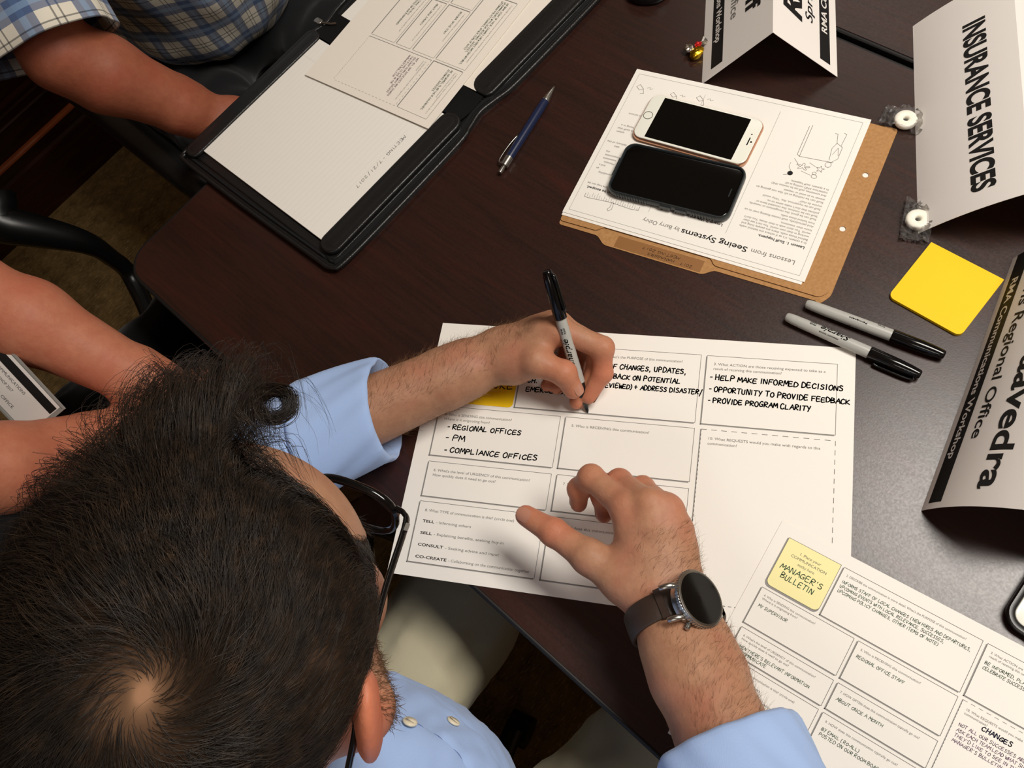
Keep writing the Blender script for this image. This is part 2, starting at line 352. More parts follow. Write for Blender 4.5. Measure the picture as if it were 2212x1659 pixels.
# ------------------------------------------------------------------ chairs
def chair(name, loc, rz, label, arm_pts, sides=(1, -1)):
    """seat facing local +x; arm_pts: local points of the left arm (y > 0)"""
    e = empty(name, loc, rz); tag(e, label, 'chair', 'office chairs around the table')
    b = MB(); b.prism(rrect(0.46, 0.48, 0.09, 8), 0.405, 0.455, bevel=0.02); b.build('seat', MATS['charcoal cloth'], e, auto=40)
    b = MB()
    g = np.array([[(-0.24 - 0.07 * (k / 8) - 0.03 * math.cos(a) * 0 + (0.04 * abs(s) ** 2), s * 0.22 * (1 - 0.12 * (k / 8) ** 3), 0.50 + 0.40 * k / 8) for s in np.linspace(-1, 1, 9)] for k in range(9) for a in (0,)])
    b.grid(g); b.grid(g[:, ::-1] + V(-0.03, 0, 0))
    rim = np.concatenate([g[0], g[1:, -1], g[-1, ::-1][1:], g[::-1, 0][1:-1]])
    b.tube(rim + V(-0.015, 0, 0), 0.018, 8, closed=True); b.build('backrest', MATS['charcoal cloth'], e, auto=50)
    for s in sides:
        b = MB(); P = np.array(arm_pts, float) * V(1, s, 1, 1); S = spline(P, 40); b.tube(S[:, :3], S[:, 3], 14)
        b.build('armrest', MATS['black plastic'], e, smooth=True)
    b = MB(); b.tube([(0, 0, 0.405), (0, 0, 0.10)], 0.028, 14); b.build('column', MATS['black plastic'], e, auto=40)
    b = MB(); b.tube([(-0.20, 0, 0.41), (-0.29, 0, 0.44), (-0.30, 0, 0.62)], 0.02, 10); b.build('back_support', MATS['black plastic'], e, auto=40)
    for k in range(5):
        a = k * 2 * math.pi / 5 + 0.3; b = MB(); b.tube([(0, 0, 0.10), (0.27 * math.cos(a), 0.27 * math.sin(a), 0.07)], [0.028, 0.016], 10)
        o = b.build('leg', MATS['black plastic'], e, auto=40)
        b = MB(); c = V(0.27 * math.cos(a), 0.27 * math.sin(a), 0.027); d = V(-math.sin(a), math.cos(a), 0) * 0.02
        b.tube([c - d, c + d], 0.027, 14); b.tube([c, c + V(0, 0, 0.04)], 0.008, 8); b.build('caster', MATS['black plastic'], o, auto=40)
    return e
loop = [(-0.26, 0.27, 0.60, 0.020), (-0.16, 0.285, 0.655, 0.022), (0.0, 0.29, 0.665, 0.023), (0.13, 0.29, 0.645, 0.022), (0.20, 0.285, 0.58, 0.018), (0.20, 0.27, 0.47, 0.015), (0.10, 0.22, 0.40, 0.015)]
chair('office_chair', (-0.44, 0.17, 0), 0, 'black office chair under the man in the blue shirt', loop)
# the arm of the next chair, seen at the left: curves forward and down past the table corner
cc = (-0.43, 0.83, 0)
pts = [tuple(at(px, py, z) - V(*cc)) + (r,) for px, py, z, r in ((-60, 470, 0.66, 0.031), (0, 484, 0.645, 0.030), (100, 503, 0.60, 0.025), (185, 524, 0.55, 0.019), (235, 553, 0.49, 0.015), (285, 602, 0.42, 0.015))]
arm = [(-0.20, pts[0][1] - 0.02, 0.58, 0.02)] + [(p[0], p[1], p[2], p[3]) for p in pts] + [(pts[-1][0] - 0.06, 0.25, 0.40, 0.015), (0.15, 0.22, 0.40, 0.015)]
chair('office_chair', cc, 0, 'black office chair with curved arm by the rounded table corner', arm)
arm2 = [(-0.26, 0.26, 0.58, 0.020), (-0.14, 0.265, 0.665, 0.022), (0.10, 0.262, 0.68, 0.023), (0.30, 0.262, 0.68, 0.023), (0.40, 0.262, 0.675, 0.022), (0.43, 0.26, 0.63, 0.018), (0.38, 0.25, 0.47, 0.015), (0.15, 0.22, 0.40, 0.015)]
chair('office_chair', (0.38, 1.36, 0), -math.pi / 2, 'black office chair under the person in the plaid shirt', arm2)
# ------------------------------------------------------------------ printing and handwriting
_TXT = {}
def glyphs(s, bold=0.0, shear=0.0, res=3):
    k = (s, bold, shear, res)
    if k not in _TXT:
        c = bpy.data.curves.new('t', 'FONT'); c.body = s; c.offset = bold; c.resolution_u = res; c.shear = shear; c.fill_mode = 'FRONT'
        o = bpy.data.objects.new('t', c); me = bpy.data.meshes.new_from_object(o)
        v = np.array([x.co[:] for x in me.vertices]).reshape(-1, 3); f = [tuple(p.vertices) for p in me.polygons]
        bpy.data.objects.remove(o); bpy.data.meshes.remove(me); bpy.data.curves.remove(c)
        _TXT[k] = (v, f)
    return _TXT[k]
# single-stroke capitals on a 0..1 (x) by 0..1 (y up) grid for handwriting
STROKES = {
 'A': ['0,0 .45,1 .8,0', '.15,.4 .65,.42'], 'B': ['.05,0 .08,1 .5,.95 .58,.75 .1,.52 .6,.45 .65,.15 .05,0'], 'C': ['.7,.85 .4,1 .08,.6 .15,.1 .45,0 .7,.2'],
 'D': ['.05,0 .1,1 .5,.9 .72,.5 .45,.08 .05,0'], 'E': ['.65,.98 .1,.95 .08,0 .65,.05', '.1,.5 .55,.52'], 'F': ['.7,1 .1,.96 .08,0', '.1,.5 .55,.52'],
 'G': ['.68,.85 .4,1 .08,.6 .15,.08 .6,.1 .65,.42 .4,.42'], 'H': ['.06,0 .1,1', '.62,0 .66,1', '.08,.5 .64,.54'], 'I': ['.2,0 .22,1'],
 'J': ['.5,1 .48,.2 .3,0 .08,.15'], 'K': ['.06,0 .1,1', '.68,.95 .1,.45 .7,0'], 'L': ['.08,1 .06,.02 .6,.06'], 'M': ['.02,0 .14,1 .42,.35 .7,1 .82,0'],
 'N': ['.05,0 .1,1 .6,.02 .66,1'], 'O': ['.4,1 .08,.65 .14,.12 .45,0 .7,.35 .62,.85 .4,1'], 'P': ['.06,0 .1,1 .55,.95 .62,.62 .1,.48'],
 'R': ['.06,0 .1,1 .55,.95 .6,.65 .12,.5 .66,0'], 'S': ['.62,.9 .3,1 .12,.72 .55,.42 .55,.1 .25,0 .05,.12'], 'T': ['0,.98 .72,1', '.36,.98 .33,0'],
 'U': ['.08,1 .08,.25 .3,0 .55,.15 .62,1'], 'V': ['.05,1 .32,0 .65,1'], 'W': ['.02,1 .2,0 .42,.65 .62,0 .85,1'], 'Y': ['.05,1 .32,.5', '.65,1 .2,-.15'],
 "'": ['.25,1.05 .2,.78'], '0': ['.4,1 .08,.65 .14,.12 .45,0 .66,.35 .6,.85 .4,1'],
 '-': ['.1,.45 .5,.48'], ',': ['.2,.1 .12,-.22'], '.': ['.15,.02 .2,.04'], '/': ['.02,-.4 .55,1.05'], '(': ['.35,1.1 .12,.6 .16,.1 .38,-.15'], ')': ['.1,1.1 .38,.6 .3,.1 .05,-.15'], '+': ['.05,.5 .6,.5', '.3,.85 .3,.1'], '7': ['.05,.95 .6,1 .25,0'], '2': ['.1,.8 .4,1 .6,.75 .1,.05 .65,.05'], '1': ['.25,0 .28,1'],
}
class Page:
    """A sheet lying flat: local millimetres, x to the right and y down as read."""
    def __init__(s, o, xdir, z): 
        s.o = V(o[0], o[1], z); x = V(xdir[0], xdir[1], 0); s.x = x / np.linalg.norm(x); s.y = V(s.x[1], -s.x[0], 0); s.b = MB(); s.mats = []; s.zt = 0.0
        s.lift = None
    def m(s, name):
        if name not in s.mats: s.mats.append(name)
        return s.mats.index(name)
    def P(s, x, y, dz=0.0):
        p = s.o + s.x * (x / 1000) + s.y * (y / 1000) + V(0, 0, dz)
        if s.lift: p = p + s.lift(x, y)
        return p
    def sheet(s, w, h, mat, th=0.0003, r=0.3, base=0.0, x0=0.0, y0=0.0, nx=1, ny=1):
        """solid sheet of paper"""
        s.zt = base + th
        if isinstance(r, (int, float)) and r <= 0.3:
            mi = s.m(mat); xs = np.linspace(x0, x0 + w, nx + 1); ys = np.linspace(y0, y0 + h, ny + 1)
            top = np.array([[s.P(x, y, base + th) for y in ys] for x in xs]); bot = np.array([[s.P(x, y, base) for y in ys] for x in xs])
            s.b.grid(top[:, ::-1], mi); s.b.grid(bot, mi)
            rim = lambda g: np.concatenate([g[:, 0], g[-1, 1:], g[::-1, -1][1:], g[0, ::-1][1:]])
            s.b.grid(np.stack([rim(top), rim(bot)], 1), mi)
        else:
            P = rrect(w, h, r, 6, x0 + w / 2, y0 + h / 2); q = [s.P(x, y) for x, y in P][::-1]
            v = np.array([p + V(0, 0, base) for p in q] + [p + V(0, 0, base + th) for p in q]); n = len(q)
            s.b.add(v, [tuple(range(n - 1, -1, -1)), tuple(range(n, 2 * n))] + [(i, (i+1) % n, n + (i+1) % n, n + i) for i in range(n)], s.m(mat))
    def ink(s, pts, faces, mat, dz=0.00012):
        s.b.add(np.array([s.P(x, y, s.zt + dz) for x, y in pts]), faces, s.m(mat))
    def line(s, x0, y0, x1, y1, wd, mat, dz=0.00012):
        d = V(x1 - x0, y1 - y0); L = np.linalg.norm(d); d /= L + 1e-9; n = V(-d[1], d[0]) * wd / 2; a = V(x0, y0); c = V(x1, y1)
        s.ink([a + n, a - n, c - n, c + n], [(0, 1, 2, 3)], mat, dz)
    def poly(s, pts, wd, mat, dz=0.00014):
        for a, c in zip(pts[:-1], pts[1:]):
            a, c = V(*a), V(*c); d = c - a; d /= np.linalg.norm(d) + 1e-9; s.line(*(a - d * wd * .3), *(c + d * wd * .3), wd, mat, dz)
    def rect(s, x0, y0, x1, y1, mat, dz=0.0001): s.ink([(x0, y0), (x0, y1), (x1, y1), (x1, y0)], [(0, 1, 2, 3)], mat, dz)
    def box(s, x0, y0, x1, y1, wd=0.35, shade=1.0, mat='line grey'):
        if shade: s.line(x0 - shade * .7, y0 + shade, x0 - shade * .7, y1 + shade * 1.2, shade, 'shade grey', .0001); s.line(x0 - shade * 1.2, y1 + shade * .7, x1 - shade, y1 + shade * .7, shade, 'shade grey', .0001)
        for q in ((x0, y0, x1, y0), (x1, y0, x1, y1), (x1, y1, x0, y1), (x0, y1, x0, y0)): s.line(*q, wd, mat)
    def dash(s, x0, y0, x1, y1, step, wd=0.35, mat='line grey'):
        L = math.hypot(x1 - x0, y1 - y0); n = max(1, int(L / step)); 
        for k in range(n):
            a, c = k / n, (k + 0.55) / n; s.line(x0 + (x1-x0)*a, y0 + (y1-y0)*a, x0 + (x1-x0)*c, y0 + (y1-y0)*c, wd, mat)
    def text(s, t, x, y, size, mat='ink grey', w=None, bold=0.0, shear=0.0, dy=0.0):
        """baseline at (x, y); size in mm; w fits the width; dy tilts the line"""
        v, f = glyphs(t, bold, shear)
        if not len(v): return
        sx = size if w is None else w / (v[:, 0].max() + 1e-9)
        W_ = v[:, 0].max() * sx
        s.ink([(x + a * sx, y - c * size + dy * (a * sx / W_)) for a, c in v[:, :2]], f, mat, 0.00016)
    def hand(s, t, x, y, cap, w, wd, mat='marker ink', dy=0.0, jit=0.06, rnd=None):
        """handwritten capitals from (x, y) baseline over width w"""
        rnd = rnd or random.Random(hash(t) % 1000 if False else sum(map(ord, t)))
        adv = [0.45 if c == ' ' else (0.5 if c in "I.,'-)" else 0.86) for c in t]; tot = sum(adv); u = w / tot; cx = 0
        for c, a in zip(t, adv):
            if c in STROKES:
                k = 1 + rnd.uniform(-.12, .1); oy = rnd.uniform(-jit, jit); sl = rnd.uniform(-.02, .12)
                for st in STROKES[c]:
                    q = [tuple(map(float, p.split(','))) for p in st.split()]
                    if len(q) > 3: q = [tuple(p) for p in spline(q, len(q) * 3)]
                    pts = []
                    for px_, py_ in q:
                        px_ += rnd.uniform(-.015, .015) + sl * py_; py_ = py_ * k + oy
                        X = x + (cx + px_ * (a / .86 if a > .6 else .8)) * u; pts.append((X, y - py_ * cap + dy * (X - x) / w))
                    s.poly(pts, wd, mat, 0.0002)
            cx += a
    def done(s, name, label, cat, group=None, parent=None):
        o = s.b.build(name, [MATS[m] for m in s.mats], parent)
        return tag(o, label, cat, group)
Q = {1: ['1. Place your', 'COMMUNICATION', 'sticky here'], 2: ["2. DESCRIBE the communication in more detail. What's the PURPOSE of this communication?"],
     3: ['3. What ACTION are those receiving expected to take as a', 'result of receiving this communication?'], 4: ['4. Who is SENDING this communication?', 'Where is it originating from?'],
     5: ['5. Who is RECEIVING this communication?'], 6: ["6. What's the level of URGENCY of this communication?", 'How quickly does it need to go out?'],
     7: ['7. HOW OFTEN does this communication typically go out?'], 8: ['8. What TYPE of communication is this? (circle one)'],
     9: ['9. HOW does this communication typically go out?'], 10: ['10. What REQUESTS would you make with regards to this', 'communication?']}
BOX = {2: (99.5, 18.2, 284.5, 92.5), 3: (290.5, 18.5, 415.3, 92.7), 4: (18, 98.3, 149.5, 153.6), 5: (155.2, 98.3, 284.8, 153.4), 6: (18.8, 160.4, 149.7, 197.6),
       7: (155.6, 160.2, 284.8, 197.4), 8: (18.8, 203.2, 149, 265.3), 9: (155.2, 203.2, 284.8, 265.3), 10: (291.3, 98.5, 415.6, 265.8)}
def worksheet(p, k=1.0, ink='ink grey', sh=1.0, lw=.42, fs=3.9, col='line grey'):
    for i, (x0, y0, x1, y1) in BOX.items():
        if i != 10: p.box(x0*k, y0*k, x1*k, y1*k, lw*k, sh*k, col)
        else:
            st = 9.0 * k
            p.line(x0*k - .5*k, y0*k, x0*k - .5*k, y1*k, 1.1*k, 'shade grey'); p.dash(x0*k, y0*k, x0*k, y1*k, st*.5, .5*k, col)
            p.dash(x0*k, y0*k, x1*k, y0*k, st, .5*k, col); p.dash(x1*k, y0*k, x1*k, y1*k, st, .5*k, col); p.dash(x0*k, y1*k, x1*k, y1*k, st*.6, .6*k, col)
        wd = {2: (160,), 3: (107, 66), 4: (74, 51), 5: (79,), 6: (103, 68), 7: (103,), 8: (94,), 9: (94,), 10: (104, 28)}[i]
        for j, t in enumerate(Q[i]): p.text(t, (x0 + 7) * k, (y0 + 10.2 + j * 5.2) * k, fs * k, ink, wd[j] * k)
    x0, y0 = BOX[8][:2]
    for j, (a, c, wa, wc) in enumerate((('TELL', '- Informing others', 12.5, 37), ('SELL', '- Explaining benefits, seeking buy-in', 12.5, 73), ('CONSULT', '- Seeking advice and input', 27, 56), ('CO-CREATE', '- Collaborating on the communication together', 33, 93))):
        yy = (y0 + 21.5 + j * 12) * k
        p.text(a, (x0 + 7) * k, yy, fs * k, 'ink black', wa * k, 0.02); p.text(c, (x0 + 9 + wa) * k, yy, fs * k, ink, (wc if j < 3 else 83) * k)

# ---- the large worksheet he writes on, hanging a little over the table edge
S1 = Page(at(957, 698), at(1849, 753) - at(957, 698), TZ + 0.0002)
S1.sheet(431.8, 279.4, 'paper', nx=4, ny=3)
worksheet(S1)
for t, x, y, c, w_, dy in (('OF CHANGES, UPDATES,', 192, 40.5, 5.2, 80, 0.5), ('EDBACK ON POTENTIAL', 189, 51.5, 5.0, 78, .5), ('REVIEWED) + ADDRESS DISASTER/', 187, 62, 4.8, 103, -.3), ('CH.', 108, 63.5, 4.8, 12, 0), ('EMERGENCY', 108, 73.5, 4.6, 46, 0),
        ('- HELP MAKE INFORMED DECISIONS', 295, 44.6, 5.4, 127, 2.0), ('- OPPORTUNITY TO PROVIDE FEEDBACK', 295, 57.5, 5.2, 133, 2.6), ('- PROVIDE PROGRAM CLARITY', 295, 69.5, 5.2, 98, .8),
        ('- REGIONAL OFFICES', 31, 123.5, 5.2, 81, -.8), ('- PM', 31, 136, 6, 22, 0), ('- COMPLIANCE OFFICES', 32.5, 148.8, 5.2, 101, -.8)):
    S1.hand(t, x, y, c, w_, 1.15, dy=dy)
S1.done('worksheet', 'large white worksheet with black handwriting under the two hands', 'worksheet')
# yellow note stuck in its first field
N = Page(S1.P(0, 0), S1.x, TZ + 0.0007)
N.sheet(76, 70, 'yellow note', th=0.0002, r=(0.5, 0.5, 5.0, 5.0), x0=21, y0=23.6)
N.hand('DURE', 64, 73.0, 7.2, 31, 1.1)
N.done('sticky_note', 'yellow sticky note on the large worksheet beneath the writing forearm', 'sticky note')
# ---- smaller filled-in worksheet at the lower right, on top of the large one
def filled(p, k, extra):
    p.sheet(279.4, 215.9, 'ivory paper' if not extra else 'paper', nx=4, ny=3)
    worksheet(p, k, 'ink faint' if not extra else 'ink grey', 1.4, .6, 4.4)
    if extra:
        a, c = V(19, 40) * k, V(93, 40) * k
        q = rrect(76, 74, (0.5, 0.5, 8, 8), 6, 19.0 + 38, 17.5 + 37) ; s_ = q * k
        sh = rrect(78, 76, (0.5, 0.5, 8, 8), 6, 18 + 38, 18.7 + 38) * k
        p.ink(sh[::-1], [tuple(range(len(sh)))], 'shade grey', 0.00008); p.ink(s_[::-1], [tuple(range(len(s_)))], 'printed pale yellow', 0.0001)
        p.poly([tuple(z) for z in s_] + [tuple(s_[0])], .35, 'line grey')
        for t, x, y, w_ in (('1. Place your', 41, 33, 31), ('COMMUNICATION', 32, 40.5, 51), ('sticky here', 45, 48, 24)): p.text(t, x*k, y*k, 5.6*k, 'line grey', w_*k)
        p.hand("MANAGER'S", 26*k, 62*k, 7.8*k, 62*k, 1.05*k, 'ink green'); p.hand('BULLETIN', 32*k, 74*k, 7.8*k, 48*k, 1.05*k, 'ink green')
    G = 'ink green'
    for t, x, y, w_, c in (('INFORMS STAFF OF LOCAL CHANGES (NEW HIRES AND DEPARTURES,', 105, 36, 172, G), ('UPCOMING EVENTS WITH LOCAL RELEVANCE, SUCCESSES,', 105, 43, 141, G), ('UPCOMING POLICY CHANGES, OTHER ITEMS OF NOTE)', 105, 50, 136, G),
            ('BE INFORMED, PLAN THEIR CALENDARS,', 296, 41, 106, G), ('CELEBRATE SUCCESSES', 296, 48, 58, G), ('MY SUPERVISOR', 25, 121.5, 42, G), ('REGIONAL OFFICE STAFF', 161, 116, 64, G),
            ("WHEN THERE'S RELEVANT INFORMATION", 25, 183.5, 103, G), ('TO COMMUNICATE', 25, 190, 45, G), ('ABOUT ONCE A MONTH', 162, 178, 62, G), ('BY EMAIL (RO-ALL)', 162, 221, 50, G), ('POSTED ON OUR ROOM BOARD', 162, 228, 82, G),
            ('NOT ALL OUR SUCCESSES ARE SHARED.', 298, 127, 106, 'ink purple'), ('ASK EACH TEAM LEAD WHAT SUCCESS', 298, 134, 98, 'ink purple'), ("THEY'D LIKE TO SEE IN THE", 298, 141, 77, 'ink purple'), ("MANAGER'S BULLETIN", 298, 148, 60, 'ink purple')):
        p.hand(t, x*k, (y + 3.2)*k, 4.1*k, w_*k, .55*k, c, jit=.02)
S2 = Page(at(1690, 1125), at(2212, 1398) - at(1690, 1125), TZ + 0.0010)
_c = math.cos(-.03); S2.x = V(S2.x[0], S2.x[1], 0)
filled(S2, 0.647, True)
S2.hand('CHANGES', 322*.647, 121*.647, 3.6, 24, 0.75, 'ink blue')
S2.done('worksheet', 'white worksheet with green printed answers and a pale yellow square, lower right corner', 'worksheet')

# ---- handout on the manila folder (read from the far side of the table)
HTL, HTR, HBR, HBL = (at(*q) for q in ((1378, 152), (1885, 262), (1737, 613), (1214, 460)))
hx = (HBL - HBR) + (HTL - HTR); 
HO = Page(HBR, hx, TZ + 0.0032)
def folder_pt(x, y): return HBR + HO.x * (279 - x) / 1000 + HO.y * (216 - y) / 1000     # x, y from the photo's upper left corner of the handout
fo = empty('manila_folder', tuple(folder_pt(140, 108))); fo.location.z = TZ
tag(fo, 'brown kraft manila folder with two punched holes under the handout', 'folder')
def folder_leaf(name, outl, z, holes=()):
    bm = bmesh.new(); loops = [outl] + [[(hx_ + 3.2 * math.cos(a), hy_ + 3.2 * math.sin(a)) for a in np.linspace(0, 2*math.pi, 17)[:-1]] for hx_, hy_ in holes]
    edges = []
    for lp in loops:
        vs = [bm.verts.new(folder_pt(x, y)[:2].tolist() + [z]) for x, y in lp]
        edges += [bm.edges.new((vs[i], vs[(i + 1) % len(vs)])) for i in range(len(vs))]
    bmesh.ops.triangle_fill(bm, use_beauty=True, use_dissolve=False, edges=edges)
    r = bmesh.ops.extrude_face_region(bm, geom=bm.faces[:]); bmesh.ops.translate(bm, vec=(0, 0, 0.0006), verts=[g for g in r['geom'] if isinstance(g, bmesh.types.BMVert)])
    bmesh.ops.recalc_face_normals(bm, faces=bm.faces[:]); me = bpy.data.meshes.new(name); bm.to_mesh(me); bm.free()
    o = link(name, me, MATS['manila kraft'], fo); o.matrix_parent_inverse = Matrix.Translation(-Vector(fo.location)); return o
def rc(pts, r=4):
    out = []
    for i, p in enumerate(pts):
        a, c, d = V(*pts[i-1]), V(*p), V(*pts[(i+1) % len(pts)]); u = (a-c)/np.linalg.norm(a-c); v = (d-c)/np.linalg.norm(d-c); q = min(r, np.linalg.norm(a-c)/2.2, np.linalg.norm(d-c)/2.2)
        out += [tuple(c + u*q*(1-t)**2 + v*q*t**2) for t in (0, .25, .5, .75, 1)]
    return out
back = rc([(2, 2), (308.6, 2), (308, 222), (301, 233), (296, 232), (296, 231.5), (188, 231.5), (178, 240), (63, 240), (52, 231), (3, 231)])
front = rc([(2, 4), (305, 4), (305, 219), (298, 227), (186, 226.5), (180, 219), (55, 219), (49, 226), (3, 226.5)])
folder_leaf('back_leaf', back, TZ + 0.0002, [(295.1, 70.5), (294.1, 142.2)])
folder_leaf('front_leaf', front, TZ + 0.0016, [(295.1, 70.5), (294.1, 142.2)])
T = Page(folder_pt(175, 238.5), HO.x, TZ + 0.0008)
T.sheet(100, 14.5, 'kraft tape', th=0.00015); 
T.hand('2017', 10, 5, 3.2, 14, .35, 'ink black'); T.hand('MANAGERS', 30, 5, 3, 32, .35, 'ink black'); T.hand('MEETING 2017', 26, 10.5, 3, 44, .35, 'ink black')
o = T.b.build('tape_label', [MATS[m_] for m_ in T.mats], fo); o.matrix_parent_inverse = Matrix.Translation(-Vector(fo.location))
PF = Page(HBR - HO.x * 0.024, HO.x, TZ + 0.0009); PF.sheet(290, 212, 'paper', th=0.0003, x0=0); PF.done('paper_sheet', 'white sheet inside the manila folder, showing through the punched holes', 'paper')
# loose sheet edges under the handout
U = Page(HBR + HO.x * 0.002 - HO.y * 0.0035 , HO.x, TZ + 0.0024); U.sheet(275, 215, 'paper', th=0.0004); U.done('paper_sheet', 'white sheet peeking out below the handout on the manila folder', 'paper')
HO.sheet(277.5, 216.5, 'paper', nx=3, ny=2)
HO.box(7, 5.5, 271.5, 210, .35, 0, 'shade grey')
HO.text('Lessons from', 16, 21, 8.0, 'ink grey', 47); HO.text('Seeing Systems', 67, 21, 9.6, 'ink black', 74, 0.012); HO.text('by Barry Oshry', 143.5, 21, 7.2, 'ink grey', 43)
for x in (95.5, 184.5): HO.line(x, 30, x, 201, .35, 'shade grey')
HO.text('Lesson 1. Stuff happens.', 13, 40, 4.6, 'ink black', 50, 0.02); HO.text('Lesson 2. We get trapped by stuff.', 102, 40, 4.6, 'ink black', 72, 0.02); HO.text('Lesson 3. The trap can be escaped.', 191, 41.5, 4.6, 'ink black', 74, 0.02)
body = ["In a system, it's as if others are behind walls.", 'Behind those walls, there are people living and', "working in their own world. You can't see their", "world. You don't walk in their shoes. You don't", 'know their intentions.', 'And periodically, stuff comes floating over to us', 'from behind those walls.', 'Stuff can be good, like recognitions or rewards.', 'Stuff can be noxious, like canceled leave or', "policies that don't make sense to us.", 'Stuff can be mysterious, like, "Why would', 'anyone do that?"', 'Stuff can be nothing at all: like not getting an', 'answer to an email or request', 'And sometimes, stuff can be noxious AND', 'mysterious AND nothing at all!', 'In a system, stuff happens.']
y = 45.5
for i, t in enumerate(body): HO.text(t, 13, y, 3.7, 'ink grey', min(75, len(t) * 1.52)); y += 4.12 + (0.9 if i in (4, 6, 9, 11, 13) else 0)
for t, x, y in (('stuff', 102, 46), ('Our', 102, 80), ('rea', 102, 86), ('a si', 102, 92), ('the trap can be', 242, 47), ('responsibility', 238, 64), ('an', 262, 69), ('and a', 256, 74), ('Maintain', 247, 79), ('situations', 247, 84), ('responsible', 245, 89), ('the', 259, 94), ('take', 251, 103), ('delivery of the', 244, 108), ('system', 254, 124), ('the stuff that', 242, 129), ('being in a', 246, 134), ('an account', 244, 152)): HO.text(t, x, y, 3.7, 'ink grey', len(t) * 1.62)
# line drawings
D = lambda pts, w_=.45: HO.poly(pts, w_, 'line grey')
D([(196, 33), (196, 28), (205, 27), (230, 28.5), (258, 26.5), (262, 27), (262, 32)])
for k in range(22): D([(198 + k * 2.9, 28.3), (198 + k * 2.9 + .4, 31 + (k * 7 % 5))], .3)
D([(226, 29), (225, 20), (228, 17), (230, 19), (228, 22), (228.5, 29)], .4)
for y0 in (0, 5): D([(56 + y0 * .6, 192 - y0), (56 + y0 * .6, 148 + y0), (20 if y0 == 0 else 58, 150 + y0 * .1)] if y0 == 0 else [(59, 190), (59, 150), (56, 148)])
hd = [(24 + 3.2*math.cos(a), 146 + 3.6*math.sin(a)) for a in np.linspace(0, 2*math.pi, 12)]; D(hd, .4)
D([(22, 150), (17, 156), (17, 172), (24, 176), (27, 168), (25, 152)], .4); D([(19, 174), (18, 190), (21, 191)], .4); D([(24, 175), (27, 188), (30, 188)], .4); D([(18, 160), (21, 170), (24, 160)], .35)
star = [(30 + (4.4 if k % 2 == 0 else 1.9)*math.sin(k*math.pi/5), 138 + (4.4 if k % 2 == 0 else 1.9)*math.cos(k*math.pi/5)) for k in range(11)]; D(star, .4)
D([(56 + (3 + 1.8*math.sin(5*a))*1.6*math.cos(a) - 8, 136 + (3 + 1.8*math.sin(5*a))*math.sin(a)) for a in np.linspace(0, 2*math.pi, 30)], .4)
D([(33 + 3*math.cos(a), 127 + 2.4*math.sin(a)) for a in np.linspace(0, 2*math.pi, 12)], .4); D([(34 + 2*math.cos(a), 131 + 2*math.sin(a)) for a in np.linspace(0, 2*math.pi, 10)], .4)
bl = [(58 + 3.0*math.cos(a), 124 + 3.0*math.sin(a)) for a in np.linspace(0, 2*math.pi, 14)[:-1]]; HO.ink(bl[::-1], [tuple(range(13))], 'ink black', .00015); D([(60, 122), (64, 120)], .6)
D([(62, 138), (62, 132), (58.5, 127.5)], .35); D([(60, 144), (54, 138)], .35); D([(43, 143), (35, 139.5)], .35); D([(48, 130), (37, 127.5)], .35)
for cx, cy, s_ in ((258, 190, 1.0), (216, 190, .9), (184, 193, 1.0)):
    D([(cx, cy), (cx + 6*s_, cy + 5*s_), (cx + 9*s_, cy + 1*s_), (cx + 4*s_, cy - 3*s_), (cx, cy)], .4); D([(cx, cy), (cx - 3*s_, cy - 7*s_), (cx + 1*s_, cy - 8*s_)], .4); D([(cx - 4*s_, cy + 2*s_), (cx - 7*s_, cy + 4*s_), (cx - 8*s_, cy + 1*s_), (cx - 11*s_, cy + 3*s_)], .35)
HO.done('handout', 'white printed lesson handout with small drawings under the two phones', 'handout')
# ------------------------------------------------------------------ black leather padfolio
pf = empty('padfolio', (0.40, 0.785, TZ)); tag(pf, 'black zip-around leather padfolio lying open over the table end', 'padfolio')
def inpf(o): o.matrix_parent_inverse = Matrix.Translation(-Vector(pf.location)); return o
# outline, counter-clockwise, with the pinch at the spine
ol = [(0.128, 0.642), (0.132, 0.633), (0.142, 0.628), (0.20, 0.6265), (0.345, 0.628), (0.375, 0.633), (0.400, 0.638), (0.425, 0.634), (0.455, 0.629), (0.55, 0.628), (0.655, 0.629), (0.668, 0.633), (0.673, 0.645),
      (0.673, 0.925), (0.667, 0.939), (0.655, 0.944), (0.50, 0.945), (0.43, 0.942), (0.400, 0.936), (0.37, 0.942), (0.30, 0.945), (0.145, 0.946), (0.130, 0.942), (0.124, 0.932), (0.124, 0.80)]
ol = np.array(ol)
b = MB(); b.prism(ol, TZ + 0.0004, TZ + 0.0062, bevel=0.002); inpf(b.build('cover', MATS['black leather'], pf, auto=50))
b = MB(); ring = np.vstack([ol, ol[:1]]); ring = spline(ring, 260)[:-1]
b.tube(np.c_[ring, np.full(len(ring), TZ + 0.0072)], 0.0028, 8, closed=True); inpf(b.build('piping', MATS['black leather'], pf, smooth=True))
b = MB(); zr = inset(ol, 0.0085); zr = spline(np.vstack([zr, zr[:1]]), 300)[:-1]
b.tube(np.c_[zr, np.full(len(zr), TZ + 0.0072)], 0.0022, 6, closed=True)
inpf(b.build('zipper', MATS['black nylon'], pf))
